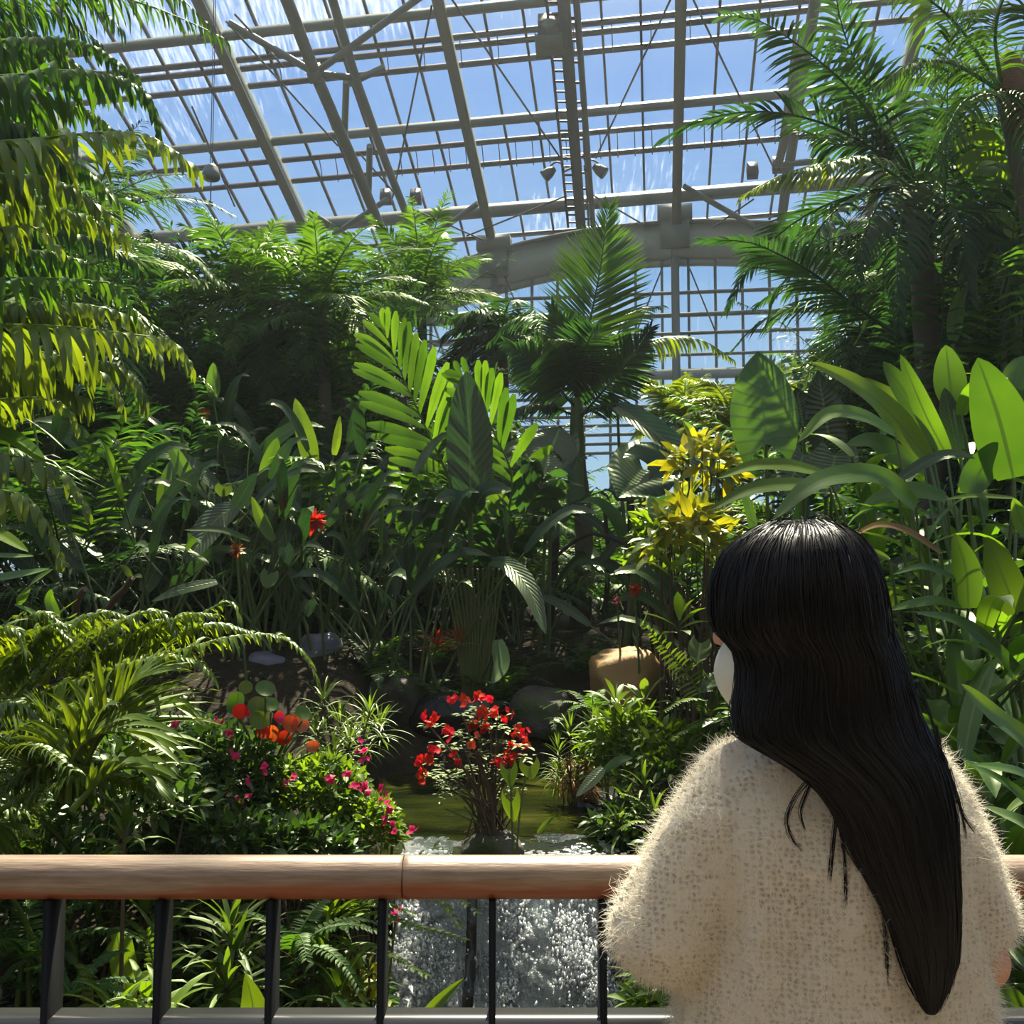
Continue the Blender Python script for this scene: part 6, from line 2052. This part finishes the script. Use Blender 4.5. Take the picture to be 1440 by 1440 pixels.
mound('leafy_shrub', 'little shrub of yellowing leaves beside the falling water', 508, 1400, 2.9, (.06, .06, .13), 70, .055, .03, M_yellow, 31, stems=5)
for i, (px, py, d, rad, lab) in enumerate(((90, 1230, 3.0, (.28, .2, .22), 'shaded bush under the low curled fronds'), (190, 1120, 3.0, (.22, .2, .2), 'small-leaved bush behind the ribbon-leaf palm'), (230, 1060, 3.6, (.3, .2, .2), 'small-leaved bush between the ribbon-leaf palm and the magenta flowers'), (60, 1100, 3.4, (.35, .25, .25), 'small-leaved bush behind the low curled fronds'), (250, 1260, 3.2, (.26, .2, .25), 'shaded bush behind the lance-leaved canes'), (420, 1260, 3.4, (.25, .2, .25), 'shaded bush under the brighter magenta-flowered bush'),
                                          (-40, 1330, 2.8, (.25, .2, .3), 'shaded bush at the far left below the handrail'), (150, 1390, 3.0, (.28, .2, .2), 'shaded bush low behind the nibbled lime leaf'), (330, 1430, 3.1, (.28, .2, .2), 'shaded bush low behind the broad lime leaf'), (470, 1420, 3.3, (.2, .15, .22), 'shaded bush low beside the falling water'), (300, 1180, 3.1, (.2, .1, .11), 'small-leaved bush at the foot of the dark magenta-flowered bush'), (420, 1195, 3.15, (.2, .1, .12), 'small-leaved bush at the foot of the brighter magenta-flowered bush'))):
    mound('leafy_shrub', lab, px, py, d, rad, 700, .06, .022, M_bush, 60 + i, stems=6)
# right bank beside and behind the woman
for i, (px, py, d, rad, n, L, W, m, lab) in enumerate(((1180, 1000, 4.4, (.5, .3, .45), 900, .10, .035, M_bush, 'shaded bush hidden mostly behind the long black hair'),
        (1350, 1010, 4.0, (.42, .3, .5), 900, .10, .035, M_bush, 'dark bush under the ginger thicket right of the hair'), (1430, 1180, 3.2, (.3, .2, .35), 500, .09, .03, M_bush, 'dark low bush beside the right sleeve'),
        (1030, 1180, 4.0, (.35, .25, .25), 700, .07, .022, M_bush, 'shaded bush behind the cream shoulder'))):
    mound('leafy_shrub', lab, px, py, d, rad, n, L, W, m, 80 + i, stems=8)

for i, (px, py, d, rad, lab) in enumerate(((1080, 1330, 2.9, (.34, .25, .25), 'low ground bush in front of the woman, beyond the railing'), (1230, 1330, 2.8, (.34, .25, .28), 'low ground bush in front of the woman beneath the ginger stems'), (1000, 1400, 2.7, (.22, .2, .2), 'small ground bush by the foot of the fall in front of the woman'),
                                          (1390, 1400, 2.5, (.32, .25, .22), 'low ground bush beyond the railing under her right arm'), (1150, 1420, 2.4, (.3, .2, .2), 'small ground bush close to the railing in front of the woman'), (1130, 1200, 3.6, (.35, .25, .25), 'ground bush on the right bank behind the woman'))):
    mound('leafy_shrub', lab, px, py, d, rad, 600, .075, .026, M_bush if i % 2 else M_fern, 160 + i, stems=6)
# ------------------------------------------------------------------ the shaded depth of the bed
DARKP = dict(n=34, L=.34, W=.030, a0=66, a1=28, droop=.5, vee=.2, r0=.010, nseg=3, fold=0, jit=.14)
r = np.random.default_rng(71)
spots = [(-120, 6.0), (20, 7.4), (110, 6.4), (190, 8.2), (260, 7.2), (330, 9.0), (400, 7.9), (470, 8.8), (540, 7.6), (600, 8.8), (655, 8.0), (725, 8.6), (770, 9.6), (850, 9.2), (905, 8.4), (1010, 8.0), (1090, 7.2), (1180, 7.6), (1270, 6.6), (1360, 6.4), (1460, 5.8), (1560, 5.4),
         (60, 9.8), (160, 10.6), (300, 11.2), (430, 10.8), (560, 11.0), (680, 11.4), (1130, 10.2), (1260, 9.6), (1400, 9.0)]
for i, (px, d) in enumerate(spots):
    b = ground(px, d)
    hi = .40 if 860 < px < 1140 else .62 if 690 < px < 861 else 1.0
    root = empty('areca_clump', b, 'clump of dark feathery fronds springing from the ground in the shaded depth of the bed', 'palm', 'shaded palm clumps deep in the bed')
    nf = 15
    for j in range(nf):
        az = j * 137.5 + r.normal() * 10
        el = 86 - 52 * (j + .5) / nf
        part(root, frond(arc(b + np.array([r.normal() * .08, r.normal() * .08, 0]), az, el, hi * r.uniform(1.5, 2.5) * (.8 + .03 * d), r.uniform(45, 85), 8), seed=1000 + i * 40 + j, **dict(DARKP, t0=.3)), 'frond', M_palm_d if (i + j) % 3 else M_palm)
tall = [(250, 10.0, 3.4), (300, 9.2, 3.5), (345, 8.8, 3.2), (370, 9.6, 4.0), (440, 9.0, 3.6), (490, 9.6, 3.5), (410, 10.6, 4.0), (180, 9.0, 3.2), (100, 8.4, 3.4),
        (1270, 8.4, 3.2), (1310, 7.8, 3.6), (1370, 7.3, 4.0), (1420, 6.8, 4.0), (1300, 9.6, 3.8), (1390, 9.0, 4.6), (1480, 7.6, 4.6), (1560, 6.4, 4.0)]
for i, (px, d, ln) in enumerate(tall):
    b = ground(px, d)
    root = empty('areca_clump', b, 'tall dense clump of dark arching fronds rising out of the shade toward the roof', 'palm', 'tall palm clumps toward the back')
    for j in range(20):
        az = j * 137.5 + r.normal() * 10
        if (px > 1200 and 215 < az % 360 < 325) or (470 < px < 560 and 30 < az % 360 < 150):
            continue
        el = 88 - 30 * (j + .5) / 20
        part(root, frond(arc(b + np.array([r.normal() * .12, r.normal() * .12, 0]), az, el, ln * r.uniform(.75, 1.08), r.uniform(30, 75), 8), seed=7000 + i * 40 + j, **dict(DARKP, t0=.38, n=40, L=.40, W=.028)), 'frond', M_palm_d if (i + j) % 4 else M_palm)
# broad paddle leaves in the same gloom
spots = [(60, 6.2, .9), (140, 5.6, .8), (210, 6.8, 1.0), (250, 6.0, .8), (300, 7.2, 1.1), (350, 6.8, 1.0), (430, 7.4, 1.15), (470, 6.4, .9), (520, 7.0, 1.0), (570, 6.4, .8), (610, 7.3, .9), (730, 7.2, .7), (925, 7.2, .6),
         (1010, 6.2, .8), (1080, 6.0, .9), (330, 6.2, .7), (400, 6.2, .75), (540, 6.3, .6)]
for i, (px, d, h) in enumerate(spots):
    b = ground(px, d)
    root = empty('paddle_plant', b, 'clump of dark upright paddle leaves in the shaded middle of the bed', 'plant', 'shaded paddle-leaved clumps')
    for j in range(11):
        az = j * 137.5 + r.normal() * 14
        el = 87 - 40 * (j + .5) / 11
        hh = h * r.uniform(.7, 1.35)
        st_ = arc(b + np.array([r.normal() * .1, r.normal() * .1, 0]), az, el, hh, 18, 6)
        tn = nrm(st_[-1] - st_[-2])
        lv = [st_[-1], st_[-1] + tn * .2, st_[-1] + tn * .36 + np.array([math.sin(math.radians(az)) * .06, 0, -.02]), st_[-1] + tn * .46 + np.array([math.sin(math.radians(az)) * .15, -.02, -.12])]
        m = MB(); tube(m, st_, np.linspace(.011, .005, 6), 5, False)
        part(root, m, 'stem', M_stem)
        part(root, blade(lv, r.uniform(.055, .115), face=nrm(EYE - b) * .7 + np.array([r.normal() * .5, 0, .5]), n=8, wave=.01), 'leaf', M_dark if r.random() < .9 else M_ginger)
# ferns and low growth on the bank
for i in range(26):
    px, d = -80 + i * 46 + r.normal() * 14, r.uniform(5.9, 7.0)
    if 640 < px < 780:
        d += .3
    if 330 < px < 500:
        d = max(d, 6.75)
    b = ground(px, d)
    root = empty('fern', b, 'dark fern on the shaded bank at the foot of the paddle leaves', 'fern', 'shaded ferns on the bank')
    for j in range(11):
        part(root, frond(arc(b + UPZ * .05, j * 137.5 + r.normal() * 12, r.uniform(25, 75), r.uniform(.3, .55), 80, 6), seed=3000 + i * 20 + j, **dict(FN, L=.10, W=.02, n=22, nseg=2, fold=0)), 'frond', M_palm_d if j % 3 else M_palm)
# thick bushes that close the view at the back and the sides
for i, (px, d, h, w_) in enumerate(((-300, 8, 2.6, 1.5), (-60, 11, 2.6, 1.6), (130, 13, 2.4, 1.5), (330, 13, 3.0, 1.5), (500, 13, 3.0, 1.5), (660, 13, 2.6, 1.3), (830, 13.5, 1.5, 1.4), (1000, 13, 1.2, 1.3), (1150, 11.5, 3.0, 1.4), (1290, 10.5, 3.2, 1.5), (1440, 9.5, 3.2, 1.5), (1620, 8, 3.0, 1.6), (1800, 6, 2.8, 1.6), (-700, 7, 2.8, 1.8))):
    b = ground(px, d)
    root = empty('tree_bush', b, 'dense dark bush closing off the back of the bed', 'bush', 'dense bushes at the back')
    c = b + UPZ * h * .5
    part(root, leafball(c, (w_, w_ * .7, h * .55), 2600, .20, .075, 500 + i, shell=.4), 'foliage', M_bush)
    for j in range(8):
        e = c + nrm(r.normal(size=3) + UPZ * .5) * np.array([w_, w_ * .7, h * .5]) * .7
        stalk(root, [b + r.normal(size=3) * [.15, .15, 0], b * .4 + e * .6, e], .03, .012, M_twig)
